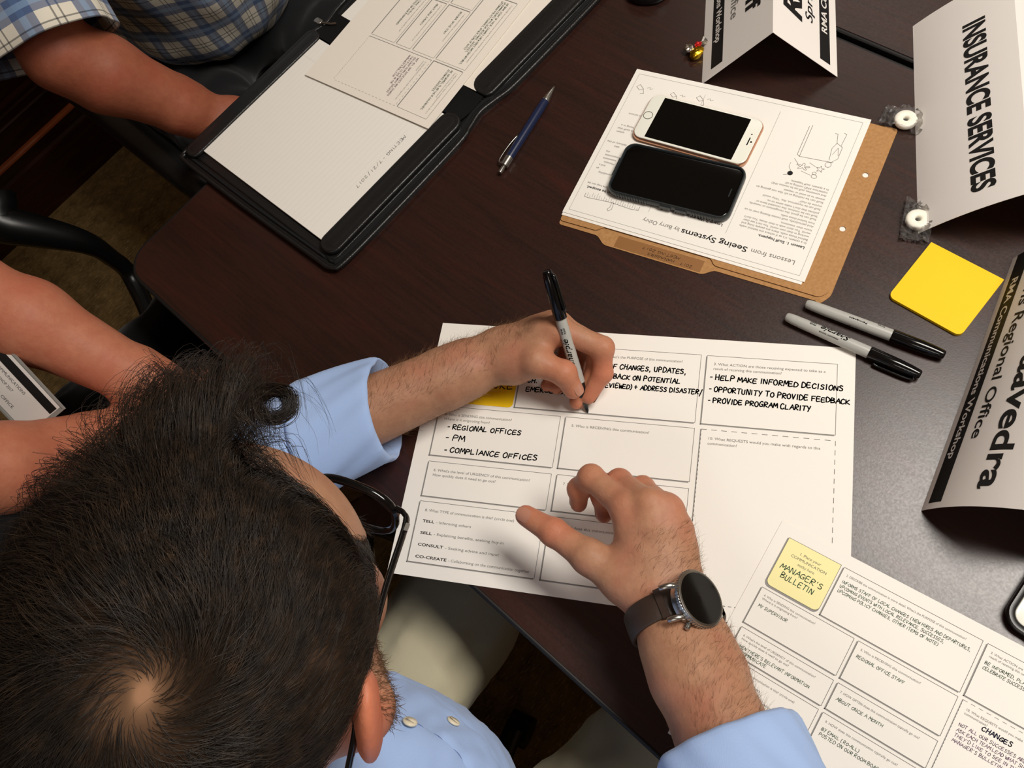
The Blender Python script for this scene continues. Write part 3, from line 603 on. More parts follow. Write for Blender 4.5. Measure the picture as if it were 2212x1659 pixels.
def puffy(name, x0, x1, y0, y1, z0, h, r, mat='black leather', par=pf, wav=0.0):
    """padded leather strip with rounded ends and a stitched rim"""
    P = rrect(x1 - x0, y1 - y0, r, 7, (x0 + x1) / 2, (y0 + y1) / 2); n = len(P); G = []
    for d, z in ((0, 0), (0, 0.6), (0.0008, 0.9), (0.003, 1.0), (0.0045, 0.86), (0.008, 1.05), (min(0.0125, min(y1 - y0, x1 - x0) * 0.40), 1.12)):
        q = inset(P, d); G.append(np.c_[q, z0 + h * z + wav * np.sin(q[:, 0] * 37)])
    G = np.array(G); G = np.concatenate([G, G[:, :1]], 1); b = MB(); b.grid(G.transpose(1, 0, 2)); k = len(b.v[0]); K = len(G)
    b.f.append(tuple(i * K + K - 1 for i in range(n))); b.m.append(0)
    o = b.build(name, MATS[mat], par, auto=60); return inpf(o)
puffy('inner_panel', 0.137, 0.372, 0.640, 0.936, TZ + 0.0060, 0.0016, 0.01)
puffy('inner_panel', 0.416, 0.664, 0.640, 0.936, TZ + 0.0060, 0.0016, 0.01)
puffy('pad_flap', 0.140, 0.377, 0.641, 0.672, TZ + 0.0105, 0.005, 0.0145)
puffy('pocket_flap', 0.418, 0.668, 0.640, 0.676, TZ + 0.0098, 0.0045, (0.012, 0.012, 0.012, 0.02), wav=0.0006)
puffy('pad_strap', 0.132, 0.378, 0.9175, 0.9425, TZ + 0.0105, 0.004, 0.011)
b = MB(); G = [[(x, y, TZ + 0.0125 - 0.003 * math.cos((x - 0.394) / 0.022 * math.pi / 2) + 0.0012) for y in np.linspace(0.646, 0.932, 8)] for x in np.linspace(0.372, 0.416, 9)]
b.grid(G); inpf(b.build('spine', MATS['black ribbon'], pf, smooth=True))
b = MB(); zp = at(687, 44, TZ + 0.015); b.prism(rrect(0.009, 0.013, 0.003, 5, zp[0], zp[1]), TZ + 0.0125, TZ + 0.0152, bevel=0.001); b.tube([(zp[0], zp[1] - 0.006, TZ + 0.014), (zp[0] + 0.006, zp[1] - 0.02, TZ + 0.0135), (zp[0] + 0.011, zp[1] - 0.026, TZ + 0.013)], 0.0015, 8)
inpf(b.build('zip_pull', MATS['zip metal'], pf, auto=40))
# ruled writing pad in it
NP = Page((0.3705, 0.6485), (-1, 0.0), TZ + 0.0078)      # read from the far side: its top edge lies under the flap
NP.sheet(221, 285, 'paper', th=0.0038)
for k in range(33): NP.line(2, 48 + k*7.1, 219, 48 + k*7.1, .28, 'ink pale blue')
NP.line(32, 2, 32, 283, .35, 'ink pale blue')
NP.hand('MEETING - 7/21/2017', 52, 46, 4.2, 92, .5, 'ink grey', dy=-2)
NP.done('writing_pad', 'white ruled writing pad under the leather flap of the padfolio', 'writing pad')
# papers on its other half
tr, br = at(925, 277, TZ + 0.0155), at(665, 163, TZ + 0.0155)
xd = V(-(br - tr)[1], (br - tr)[0], 0); xd /= np.linalg.norm(xd)
PA = Page((0.665, 0.690), V(-1, -0.02, 0), TZ + 0.0092)
PA.sheet(248, 236, 'paper', th=0.0028); 
PA.done('paper_stack', 'stack of white sheets in the far pocket of the padfolio', 'paper')
PB = Page((0.690, 0.6755), V(-1, -0.055, 0), TZ + 0.0125)
PB.sheet(272, 218, 'ivory paper', th=0.0002)
_pb = Page(at(1088, 62, TZ + 0.0128), at(1150, -25, TZ + .0128) - at(1088, 62, TZ + .0128), TZ + 0.0125); _pb.zt = 0.0002; _pb.b = PB.b; _pb.mats = PB.mats
_pb.x, _pb.y = -_pb.x, -_pb.y; _pb.text('Communication: Interview Findings', -62, 0, 4.4, 'ink grey', 66)
PB.done('printed_sheet', 'white sheet with an interview heading, half under the filled-in form in the padfolio', 'printed sheet')
PC = Page(tr - xd * 0.2794, xd, TZ + 0.0142)
filled(PC, 0.647, False)
PC.done('printed_sheet', 'filled-in form with boxes and green and purple print, lying across the padfolio spine', 'printed sheet')

# ------------------------------------------------------------------ pens
def marker(o, along, roll, label, cap_on=True, group='grey felt markers', clip=0.0):
    """felt marker along local +x: barrel end at 0, cap towards +x when closed"""
    e = empty('marker', (0, 0, 0)); tag(e, label, 'marker', group)
    M0 = frame(o, along); rx = lambda a: np.array([[1,0,0,0],[0,math.cos(a),-math.sin(a),0],[0,math.sin(a),math.cos(a),0],[0,0,0,1]]); M, MC = M0 @ rx(roll), M0 @ rx(clip)
    R = 0.0060
    b = MB(); b.lathe((0,0,0), (1,0,0), [(0.0, 0.0010), (0.0006, 0.0034), (0.0022, 0.0045), (0.008, 0.0051), (0.020, 0.0055), (0.05, R - 0.0002), (0.085, R), (0.0865, R - 0.0001)], 24)
    b.build('barrel', MATS['grey marker barrel'], e, M=M, auto=40)
    def cap(x0, sgn, nm='cap'):
        b = MB(); f = lambda t: x0 + sgn * t
        pr = [(0, 0.0064), (0.0006, 0.0066), (0.028, 0.0063), (0.040, 0.0056), (0.048, 0.0047), (0.0498, 0.0040), (0.0503, 0.0032), (0.0503, 0.0006)]
        b.lathe((0,0,0), (1,0,0), [(f(t), r) for t, r in pr], 24)
        o = b.build(nm, MATS['black glossy plastic'], e, M=M, auto=40)
        b = MB(); q = [(f(0.008), 0, -0.0078), (f(0.012), 0, -0.0090), (f(0.034), 0, -0.0086), (f(0.044), 0, -0.0074), (f(0.046), 0, -0.0052)]
        b.tube(spline(q, 16), [0.0013] * 16, 8, flat=(1.5, 1)); b.build('clip', MATS['black glossy plastic'], o, M=MC, smooth=True)
    if cap_on: cap(0.0865, 1)
    else:
        b = MB(); b.lathe((0,0,0), (1,0,0), [(0.0865, 0.0054), (0.100, 0.0050), (0.104, 0.0044), (0.110, 0.0040), (0.1115, 0.0026), (0.1165, 0.0022)], 20); b.build('grip', MATS['black plastic'], e, M=M, auto=40)
        b = MB(); b.lathe((0,0,0), (1,0,0), [(0.1165, 0.0018), (0.1195, 0.0016), (0.1225, 0.0004)], 14); b.build('nib', MATS['felt tip'], e, M=M, auto=40)
        cap(0.016, -1)
    # lettering wrapped on the barrel
    b = MB()
    def wrap(t, x, w, size, y0, bold=0.0, sh=0.0, flip=1):
        v, f = glyphs(t, bold, sh); 
        sx = w / v[:, 0].max(); X = x - flip * v[:, 0] * sx; a = (y0 - flip * v[:, 1] * size) / R
        tt = X; rr = R + 0.0001 - np.clip(0.05 - X, 0, 1) * 0.012
        b.add(np.c_[X, rr * np.sin(a), rr * np.cos(a)], f[:])
    wrap('Sharpie', 0.066, 0.030, 0.0085, 0.0030, 0.012, 0.35); wrap('FINE', 0.031, 0.006, 0.0026, 0.0006, 0.02); wrap('POINT', 0.031, 0.0065, 0.0026, 0.0034, 0.02); wrap('PERMANENT MARKER', 0.056, 0.020, 0.0018, -0.0040, 0.01)
    # fine print on the other side of the barrel
    def back(t, x, w, size, a0):
        v, f = glyphs(t, 0.02); sx = w / v[:, 0].max(); X = x - v[:, 0] * sx; a = a0 - v[:, 1] * size / R
        b.add(np.c_[X, (R + .0001) * np.sin(a), (R + .0001) * np.cos(a)], f)
    back('Permanent', 0.062, 0.018, 0.0024, 2.35); back('Sharpie', 0.078, 0.007, 0.0022, 2.9)
    b.build('lettering', MATS['marker ink'], e, M=M)
    return e, M
a0, a1 = at(1697, 683, TZ + .0066), at(1993, 812, TZ + .0066); d = (a1 - a0) / np.linalg.norm(a1 - a0)
marker(a0, d, -0.25, 'grey capped marker with script logo upwards, lower of the pair at the worksheet corner', clip=-1.25)
a0, a1 = at(1740, 655, TZ + .0066), at(2042, 768, TZ + .0066); d = (a1 - a0) / np.linalg.norm(a1 - a0)
marker(a0, d, 2.3, 'grey capped marker turned to its fine print, upper of the pair near the folder')
NIB = at(1270, 892, TZ + 0.0009); CAPEND = at(1186, 601, TZ + 0.112); pd = (NIB - CAPEND) / np.linalg.norm(NIB - CAPEND)
PEN_O = NIB - pd * 0.1225
marker(PEN_O, pd, 0.35, 'open black-tipped grey marker held in the writing hand', False, clip=2.3)

bp = empty('ballpoint_pen', tuple(at(1139, 280, TZ))); tag(bp, 'navy blue and silver click pen lying on the table beside the padfolio', 'pen')
A0, A1 = at(1079, 374, TZ + 0.0052), at(1198, 186, TZ + 0.0052); PM = frame(A0, A1 - A0); PL = np.linalg.norm(A1 - A0)
def pp(o): o.matrix_parent_inverse = Matrix.Translation(-Vector(bp.location)); return o
b = MB(); b.lathe((0,0,0), (1,0,0), [(0, 0.0012), (0.0008, 0.0026), (0.008, 0.0027), (0.0095, 0.0024), (0.0105, 0.0024)], 16); pp(b.build('push_button', MATS['brushed steel'], bp, M=PM, auto=40))
b = MB(); b.lathe((0,0,0), (1,0,0), [(0.0105, 0.0038), (0.011, 0.0049), (0.024, 0.0050)], 20); pp(b.build('collar', MATS['brushed steel'], bp, M=PM, auto=40))
b = MB(); b.lathe((0,0,0), (1,0,0), [(0.024, 0.0049), (0.03, 0.0052), (0.075, 0.0054), (0.095, 0.0056), (0.110, 0.0052), (0.114, 0.0050)], 22); pp(b.build('barrel', MATS['navy barrel'], bp, M=PM, auto=40))
b = MB(); b.lathe((0,0,0), (1,0,0), [(0.114, 0.0048), (0.116, 0.0050), (PL - 0.006, 0.0022), (PL - 0.001, 0.0012), (PL, 0.0006)], 20); pp(b.build('tip', MATS['brushed steel'], bp, M=PM, auto=40))
b = MB(); q = spline([(0.014, 0.0040, 0.001), (0.0135, 0.0078, 0.001), (0.020, 0.0094, 0.001), (0.040, 0.0086, 0.001), (0.056, 0.0058, 0.001)], 26); b.tube(q, 0.0009, 8, flat=(1.0, 1.6)); pp(b.build('clip', MATS['brushed steel'], bp, M=PM, smooth=True))

# ------------------------------------------------------------------ folded name cards
def tent(base0, dirx, ridge_h, spread, side, label, lw=0.2794, bow=0.0, faces=((), ())):
    """card folded to a tent; base0 one bottom corner, dirx along the fold; side +1/-1 which way the far foot stands.
    faces: print callbacks for the near and the far face"""
    d = V(dirx[0], dirx[1], 0); d /= np.linalg.norm(d); n = V(d[1], -d[0], 0) * side
    e = empty('tent_card', tuple(V(base0[0], base0[1], TZ) + d * lw / 2 + n * spread / 2)); tag(e, label, 'name card', 'folded name cards')
    base = V(base0[0], base0[1], TZ + 0.0002)
    def S(u, v, face, lift=0.0):            # u 0..1 along the fold, v 0..1 from foot to fold
        if face == 0: p = n * (spread / 2 * v) + V(0, 0, ridge_h * v); nn = V(0, 0, spread / 2) - n * ridge_h
        else: p = n * (spread - spread / 2 * v) + V(0, 0, ridge_h * v); nn = V(0, 0, spread / 2) + n * ridge_h
        nn = nn / np.linalg.norm(nn); bb = bow * 4 * v * (1 - v)
        return base + d * (u * lw) + p + nn * (bb + lift)
    mats = ['card stock', 'ink black', 'ink white', 'ink grey']; b = MB()
    vs = list(np.linspace(0, 1, 15)); prof = [(0, v) for v in vs] + [(1, v) for v in vs[::-1][1:]]
    G = np.array([[S(u, v, f) for f, v in prof] for u in np.linspace(0, 1, 9)]); G2 = np.array([[S(u, v, f, -0.0004) for f, v in prof] for u in np.linspace(0, 1, 9)])
    if side > 0: b.grid(G); b.grid(G2[:, ::-1])
    else: b.grid(G[:, ::-1]); b.grid(G2)
    rim = lambda g: np.concatenate([g[:, 0], g[-1, 1:], g[::-1, -1][1:], g[0, ::-1][1:]]); b.grid(np.stack([rim(G), rim(G2)], 1))
    def text(face, t, u0, v0, h, L, m=1, bold=0.0, shear=0.0, lift=0.00025, ud=1):
        """baseline starts at u0 (m along the fold), v0 (m up the face); runs in direction ud"""
        vv, ff = glyphs(t, bold, shear, 8); sx = L / vv[:, 0].max(); fh = math.hypot(spread / 2, ridge_h)
        pts = [S((u0 + ud * a * sx) / lw, (v0 + c * h) / fh, face, lift) for a, c in vv[:, :2]]
        b.add(pts, ff if (ud > 0) == (face == 0) == (side > 0) or True else [q[::-1] for q in ff], m)
    def bar(face, u0, u1, v0, v1, m=1):
        fh = math.hypot(spread / 2, ridge_h); us, ws = np.linspace(u0, u1, 3), np.linspace(v0, v1, 6)
        b.grid([[S(x / lw, y / fh, face, 0.00012) for y in ws] for x in us], m)
    return e, b, mats, text, bar
def finish_tent(t):
    e, b, mats = t[:3]; o = b.build('card', [MATS[m] for m in mats], e, auto=25); o.matrix_parent_inverse = Matrix.Translation(-Vector(e.location)); 
    return e
# card at the top: two faces seen, fold pointing to us
t1 = tent(at(1516, 182), (0.823, 0.569), 0.073, 0.151, 1, 'white folded name card with both black-banded faces seen, behind the handout')
_, _, _, tx, bar = t1
# near face (left in the photo) is read from its far end to its near end; the far face the other way round
bar(0, 0.012, 0.2794, 0.014, 0.032); bar(1, 0.010, 0.2794, 0.012, 0.029)
tx(0, 'Communications Workshop', 0.182, 0.0195, 0.0125, 0.134, 2, 0.02, ud=-1); tx(0, 'Regional Office', 0.186, 0.043, 0.016, 0.120, 3, 0.01, ud=-1); tx(0, 'Scharff', 0.173, 0.066, 0.030, 0.118, 1, 0.03, ud=-1)
tx(1, 'RMA Communications', 0.052, 0.0165, 0.013, 0.150, 2, 0.02); tx(1, 'Springfield', 0.052, 0.041, 0.017, 0.11, 1, 0.01, .2); tx(1, 'Rich', 0.043, 0.060, 0.040, 0.085, 1, 0.04, .2)
finish_tent(t1)
# card on the right edge, top
t2 = tent(at(1983, 505), at(1972, 72) - at(1983, 505), 0.0715, 0.162, 1, 'white folded card reading INSURANCE SERVICES beside the two mints', bow=0.004)
t2[3](0, 'INSURANCE SERVICES', 0.236, 0.058, 0.0305, 0.216, 1, 0.038, ud=-1)
finish_tent(t2)
# card on the right edge, middle
t3 = tent(at(1990, 1103), at(2190, 553) - at(1990, 1103), 0.0915, 0.112, 1, 'white folded name card with black band nearest to the right edge, above the phone', bow=0.007)
t3[4](0, 0.006, 0.2794, 0.008, 0.026)
t3[3](0, 'RMA Communications Workshop', 0.249, 0.0135, 0.0115, 0.199, 2, 0.02, ud=-1); t3[3](0, 'Travis Regional Office', 0.262, 0.036, 0.016, 0.195, 1, 0.014, ud=-1); t3[3](0, 'Saavedra', 0.168, 0.0625, 0.030, 0.152, 1, 0.022, ud=-1)
finish_tent(t3)

# ------------------------------------------------------------------ yellow note pad
YP = Page(at(1921, 641, TZ), (at(2010, 524, TZ) - at(1921, 641, TZ)), TZ + 0.0002)
c4 = [at(*q, TZ + .003) for q in ((2010, 524), (2165, 605), (2076, 726), (1921, 641))]; cen = sum(c4) / 4
ax = (c4[1] - c4[0]) + (c4[2] - c4[3]); ax /= np.linalg.norm(ax)
b = MB(); b.prism(rrect(0.0762, 0.0762, (0.0065, 0.0065, 0.0005, 0.0005), 7), 0, 0.0035)
o = b.build('note_pad', MATS['yellow note'], M=frame((cen[0], cen[1], TZ + 0.0002), ax)); tag(o, 'pad of bright yellow square notes on the table below the mints', 'note pad')

# ------------------------------------------------------------------ phones
def phone_frame(cs, z):
    c = [at(*q, z) for q in cs]; x = (c[1] - c[0]) + (c[2] - c[3]); return frame((sum(c) / 4)[:2].tolist() + [0], x)
PZ = TZ + 0.0034
# white phone, long axis left to right in the photo, home button at the left
Mw = phone_frame(((1397, 195), (1668, 263), (1618, 363), (1355, 292)), PZ + 0.0073); Mw[2, 3] = PZ + 0.0002
e = empty('phone', (Mw[0, 3], Mw[1, 3], PZ)); tag(e, 'white phone with rose gold edge and round home button, lying on the handout', 'phone')
def ph(o, e=e): o.matrix_parent_inverse = Matrix.Translation(-Vector(e.location)); return o
L, Wd = 0.1383, 0.0671
b = MB(); P = rrect(L, Wd, 0.0118, 9); G = []
for d, z in ((0.0028, 0), (0.0008, 0.0012), (0, 0.0034), (0.0008, 0.0058), (0.0022, 0.0068)): G.append(np.c_[inset(P, d), np.full(len(P), z)])
G = np.array(G); G = np.concatenate([G, G[:, :1]], 1); b.grid(G.transpose(1, 0, 2)); b.add(G[0][:-1], [tuple(range(len(P) - 1, -1, -1))]); 
# volume buttons, mute switch and antenna lines on the long edge
for x, w_ in ((0.030, 0.009), (0.018, 0.009)): b.box((x, -Wd/2 - 0.0005, 0.0022), (x + w_, -Wd/2 + 0.001, 0.0046))
ph(b.build('metal_body', MATS['rose gold'], e, M=Mw, auto=50))
b = MB(); b.prism(inset(P, 0.0016), 0.0060, 0.0073, bevel=0.0009); ph(b.build('front_glass', MATS['phone white'], e, M=Mw, auto=50))
b = MB(); b.prism(rrect(0.1045, 0.0588, 0.0004, 2), 0.0073, 0.00745); ph(b.build('screen', MATS['screen black'], e, M=Mw))
b = MB(); a = np.linspace(0, 2*math.pi, 33)[:-1]; b.tube(np.c_[-L/2 + 0.0085 + 0.0053*np.cos(a), 0.0053*np.sin(a), np.full(32, 0.0074)], 0.00035, 6, closed=True); ph(b.build('home_button', MATS['dark steel'], e, M=Mw))
b = MB(); b.prism(rrect(0.0013, 0.011, 0.0006, 4, L/2 - 0.0085, 0), 0.0073, 0.00745); b.prism(rrect(0.0016, 0.0016, 0.0007, 5, L/2 - 0.0085, 0.010), 0.0073, 0.00745); b.prism(rrect(0.0022, 0.0022, 0.001, 5, L/2 - 0.0055, 0.0), 0.0073, 0.00745); ph(b.build('earpiece', MATS['screen black'], e, M=Mw))
# phone in a smoke coloured case
Mb = phone_frame(((1352, 302), (1612, 362), (1568, 470), (1308, 408)), PZ + 0.009); Mb[2, 3] = PZ + 0.0002
c_ = 0.5 * (at(1460, 384, PZ + .01)[:2]) * 2; Mb[0, 3], Mb[1, 3] = at(1460, 387, PZ + .010)[:2]
e2 = empty('phone', (Mb[0, 3], Mb[1, 3], PZ)); tag(e2, 'black phone in a dark smoke case, lying beside the white phone on the handout', 'phone')
L, Wd = 0.1425, 0.0715
b = MB(); P = rrect(L, Wd, 0.013, 9); G = []
for d, z in ((0.002, 0), (0.0004, 0.0016), (0, 0.005), (0.0004, 0.0088), (0.0013, 0.0101), (0.0026, 0.0100), (0.0032, 0.0088), (0.0034, 0.0078)): G.append(np.c_[inset(P, d), np.full(len(P), z)])
G = np.array(G); G = np.concatenate([G, G[:, :1]], 1); b.grid(G.transpose(1, 0, 2)); b.add(G[0][:-1], [tuple(range(len(P) - 1, -1, -1))])
for x in np.arange(-0.058, -0.020, 0.0032): b.box((x, -Wd/2 - 0.0006, 0.002), (x + 0.0014, -Wd/2 + 0.001, 0.0085))
for x in np.arange(0.030, 0.056, 0.0032): b.box((x, -Wd/2 - 0.0006, 0.002), (x + 0.0014, -Wd/2 + 0.001, 0.0085))
for x in (-0.006, 0.012): b.box((x, -Wd/2 - 0.0012, 0.003), (x + 0.013, -Wd/2 + 0.001, 0.0075))
b.box((-L/2 - 0.0009, -0.012, 0.003), (-L/2 + 0.001, 0.012, 0.008))
ph(b.build('case', MATS['smoke case'], e2, M=Mb, auto=50), e2)
b = MB(); b.prism(inset(P, 0.0034), 0.002, 0.0082, bevel=0.001); ph(b.build('front_glass', MATS['screen black'], e2, M=Mb, auto=50), e2)
b = MB(); b.prism(rrect(0.0013, 0.011, 0.0006, 4, L/2 - 0.0095, 0), 0.0082, 0.00832); ph(b.build('earpiece', MATS['smoke case'], e2, M=Mb), e2)
# third phone, only a corner of it in the picture
q0 = at(2178, 1345, TZ + 0.009); dx = at(2212, 1270, TZ + .009) - at(2180, 1320, TZ + .009); dx /= np.linalg.norm(dx); dy = V(dx[1], -dx[0], 0)
Mt = frame((0, 0, 0), dx); ctr = q0 + dx * 0.036 + dy * 0.066 ; Mt[:3, 3] = [ctr[0], ctr[1], TZ + 0.0002]
e3 = empty('phone', (ctr[0], ctr[1], TZ)); tag(e3, 'white phone in a thick black case at the right edge, below the lowest name card', 'phone')
b = MB(); P = rrect(0.075, 0.145, 0.016, 9); G = []
for d, z in ((0.002, 0), (0, 0.002), (0, 0.009), (0.001, 0.0108), (0.0045, 0.0108), (0.006, 0.0095), (0.006, 0.0085)): G.append(np.c_[inset(P, d), np.full(len(P), z)])
G = np.array(G); G = np.concatenate([G, G[:, :1]], 1); b.grid(G.transpose(1, 0, 2)); b.add(G[0][:-1], [tuple(range(len(P) - 1, -1, -1))]); ph(b.build('case', MATS['black plastic'], e3, M=Mt, auto=50), e3)
b = MB(); b.prism(inset(P, 0.006), 0.002, 0.0090, bevel=0.001); ph(b.build('front_glass', MATS['phone white'], e3, M=Mt, auto=50), e3)
b = MB(); b.prism(rrect(0.056, 0.100, 0.0006, 2), 0.0090, 0.00915); ph(b.build('screen', MATS['screen black'], e3, M=Mt), e3)

# ------------------------------------------------------------------ sweets
def mint(px, py, ang, label, tails):
    c = at(px, py, TZ + 0.006); e = empty('wrapped_mint', (c[0], c[1], TZ)); tag(e, label, 'sweet', 'wrapped mints')
    b = MB(); a = np.linspace(0, 2*math.pi, 41)[:-1]; prof = []
    for t in np.linspace(0, 2*math.pi, 17)[:-1]: prof.append((0.0073 + 0.0046*np.sign(math.cos(t))*abs(math.cos(t))**.6, 0.0060 + 0.0036*np.sign(math.sin(t))*abs(math.sin(t))**.7))
    G = np.array([[(r*math.cos(x), r*math.sin(x), z - 0.0015) for r, z in prof + prof[:1]] for x in a]); b.grid(G, closed_u=True)
    b.build('mint', MATS['mint white'], e, auto=70)
    rnd = random.Random(int(px)); nx_, ny_ = 26, 14; G = np.zeros((nx_, ny_, 3)); hw, wd = tails
    for i, u in enumerate(np.linspace(-1, 1, nx_)):
        for j, v in enumerate(np.linspace(-1, 1, ny_)):
            x = u * hw; y = v * wd * (1.0 if abs(u) < .45 else 1.0 - 0.15*(abs(u)-.45) + .25*max(0, abs(u)-.75)); r = math.hypot(x, y)
            z = (0.0096 if r < 0.0118 else max(0.0010, 0.0096 - (r - 0.0118) * 1.3)) + (0 if r < 0.0130 else rnd.uniform(0, 0.0040) + 0.0018*math.sin(9*v + 3*u) + 0.0018)
            G[i, j] = (x*math.cos(ang) - y*math.sin(ang), x*math.sin(ang) + y*math.cos(ang), z)
    b = MB(); b.grid(G); o = b.build('wrapper', MATS['clear wrapper'], e); 
mint(1957, 257, math.atan2(*(at(2000, 270) - at(1920, 250))[[1, 0]]), 'white ring mint in clear wrapper, the upper one beside the insurance card', (0.0250, 0.0135))
mint(1983, 473, math.atan2(*(at(1975, 520) - at(1990, 430))[[1, 0]]), 'white ring mint in clear wrapper, the lower one above the yellow pad', (0.0250, 0.0145))
def crumple(name, c, n, R, mat, par, sq=(1, 1, .7)):
    bm = bmesh.new(); bmesh.ops.create_icosphere(bm, subdivisions=3, radius=R); rnd = random.Random(n)
    dirs = [Vector((rnd.gauss(0, 1), rnd.gauss(0, 1), rnd.gauss(0, 1))).normalized() for _ in range(14)]; am = [rnd.uniform(-.45, .25) for _ in dirs]
    for v in bm.verts:
        u = v.co.normalized(); k = 1 + sum(a * max(0, u.dot(d)) ** 7 for a, d in zip(am, dirs)) + rnd.uniform(-.05, .05); v.co = Vector((u.x*R*k*sq[0], u.y*R*k*sq[1], u.z*R*k*sq[2])) + Vector(c)
    me = bpy.data.meshes.new(name); bm.to_mesh(me); bm.free(); return link(name, me, MATS[mat], par)
cb = at(1500, 112); e = empty('foil_candy', (cb[0], cb[1], TZ)); tag(e, 'small foil-wrapped candy in red, silver and gold left of the name card', 'sweet')
crumple('gold_foil', (-0.004, -0.006, 0.0055), 3, 0.0085, 'foil gold', e, (1.25, .8, .65)); crumple('silver_foil', (-0.004, 0.005, 0.0065), 5, 0.0068, 'foil silver', e, (1, 1, .85)); crumple('red_foil', (0.006, -0.001, 0.0072), 9, 0.0052, 'foil red', e, (1, .8, .8))
b = MB()
for k in range(4): a = -0.9 + k*.35; b.grid([[(0.009 + u*0.009*math.cos(a) + w_*.0012*math.sin(a), -0.003 + u*0.009*math.sin(a) + w_*.0016, 0.006 + .002*math.sin(5*u + k) + .0015*w_) for w_ in (-1, 0, 1)] for u in np.linspace(0, 1, 5)])
b.build('foil_twist', MATS['foil silver'], e)
# dark rounded thing cut off by the top edge of the picture
c0 = at(1398, -20, TZ + 0.012); e = empty('computer_mouse', (c0[0] , c0[1], TZ)); tag(e, 'black rounded object on the table, cut off by the top edge', 'object')
b = MB(); ax = at(1440, 0) - at(1370, 0); ang = math.atan2(ax[1], ax[0]); P = rrect(0.058, 0.10, 0.026, 10) ; G = []
for d, z in ((0.003, 0), (0, 0.004), (0.0005, 0.012), (0.005, 0.020), (0.013, 0.026), (0.024, 0.028)): G.append(np.c_[inset(P, d), np.full(len(P), z)])
G = np.array(G); G = np.concatenate([G, G[:, :1]], 1) + V(0.0, 0.036, 0); b.grid(G.transpose(1, 0, 2)); n = len(P); K = len(G)
b.f.append(tuple(i*K + K - 1 for i in range(n))); b.m.append(0); b.f.append(tuple(i*K for i in range(n - 1, -1, -1))); b.m.append(0)
o = b.build('shell', MATS['black plastic'], e, auto=60); o.rotation_euler.z = ang
e.name = 'black_case'
# ------------------------------------------------------------------ smooth bodies: blended round cones meshed into one skin
class Cone:
    def __init__(s, a, b, ra, rb, flat=None):
        s.a, s.b, s.ra, s.rb = V(*a), V(*b), ra, rb; s.flat = flat      # flat = (direction, factor): squeeze along a direction
    def d(s, P):
        ab = s.b - s.a; L2 = ab @ ab + 1e-12; q = P - s.a; t = np.clip((q @ ab) / L2, 0, 1); r = q - t[:, None] * ab
        if s.flat is not None:
            n, k = s.flat; c = r @ n; r = r + np.outer(c * (1 / k - 1), n); return (np.sqrt((r * r).sum(1)) - (s.ra + (s.rb - s.ra) * t)) * min(1, k)
        return np.sqrt((r * r).sum(1)) - (s.ra + (s.rb - s.ra) * t)
class Ell:
    def __init__(s, c, r, R=None): s.c, s.r, s.R = V(*c), V(*r), R      # R rows = axes
    def d(s, P):
        q = P - s.c
        if s.R is not None: q = q @ s.R.T
        k0 = np.sqrt(((q / s.r) ** 2).sum(1)); k1 = np.sqrt(((q / s.r ** 2) ** 2).sum(1)) + 1e-9
        return k0 * (k0 - 1) / k1
class Grp:
    """items: (op, k, node); op 'u' blends on, 's' carves away"""
    def __init__(s, items): s.items = items
    def d(s, P, keep=None):
        r = None
        for op, k, nd in s.items:
            if keep is not None and not isinstance(nd, Grp) and id(nd) not in keep: continue
            x = nd.d(P, keep) if isinstance(nd, Grp) else nd.d(P)
            if x is None: continue
            if r is None:
                if op == 'u': r = x
                continue
            if op == 's': x = -x; h = np.clip(0.5 - 0.5 * (r - x) / k, 0, 1); r = r + (x - r) * h + k * h * (1 - h)
            else: h = np.clip(0.5 + 0.5 * (r - x) / k, 0, 1); r = r + (x - r) * h - k * h * (1 - h)
        return r
    def leaves(s):
        for _, k, nd in s.items:
            if isinstance(nd, Grp): yield from nd.leaves()
            else: yield nd
def G_(*nodes, k=0.01): return Grp([('u', k, n) for n in nodes])
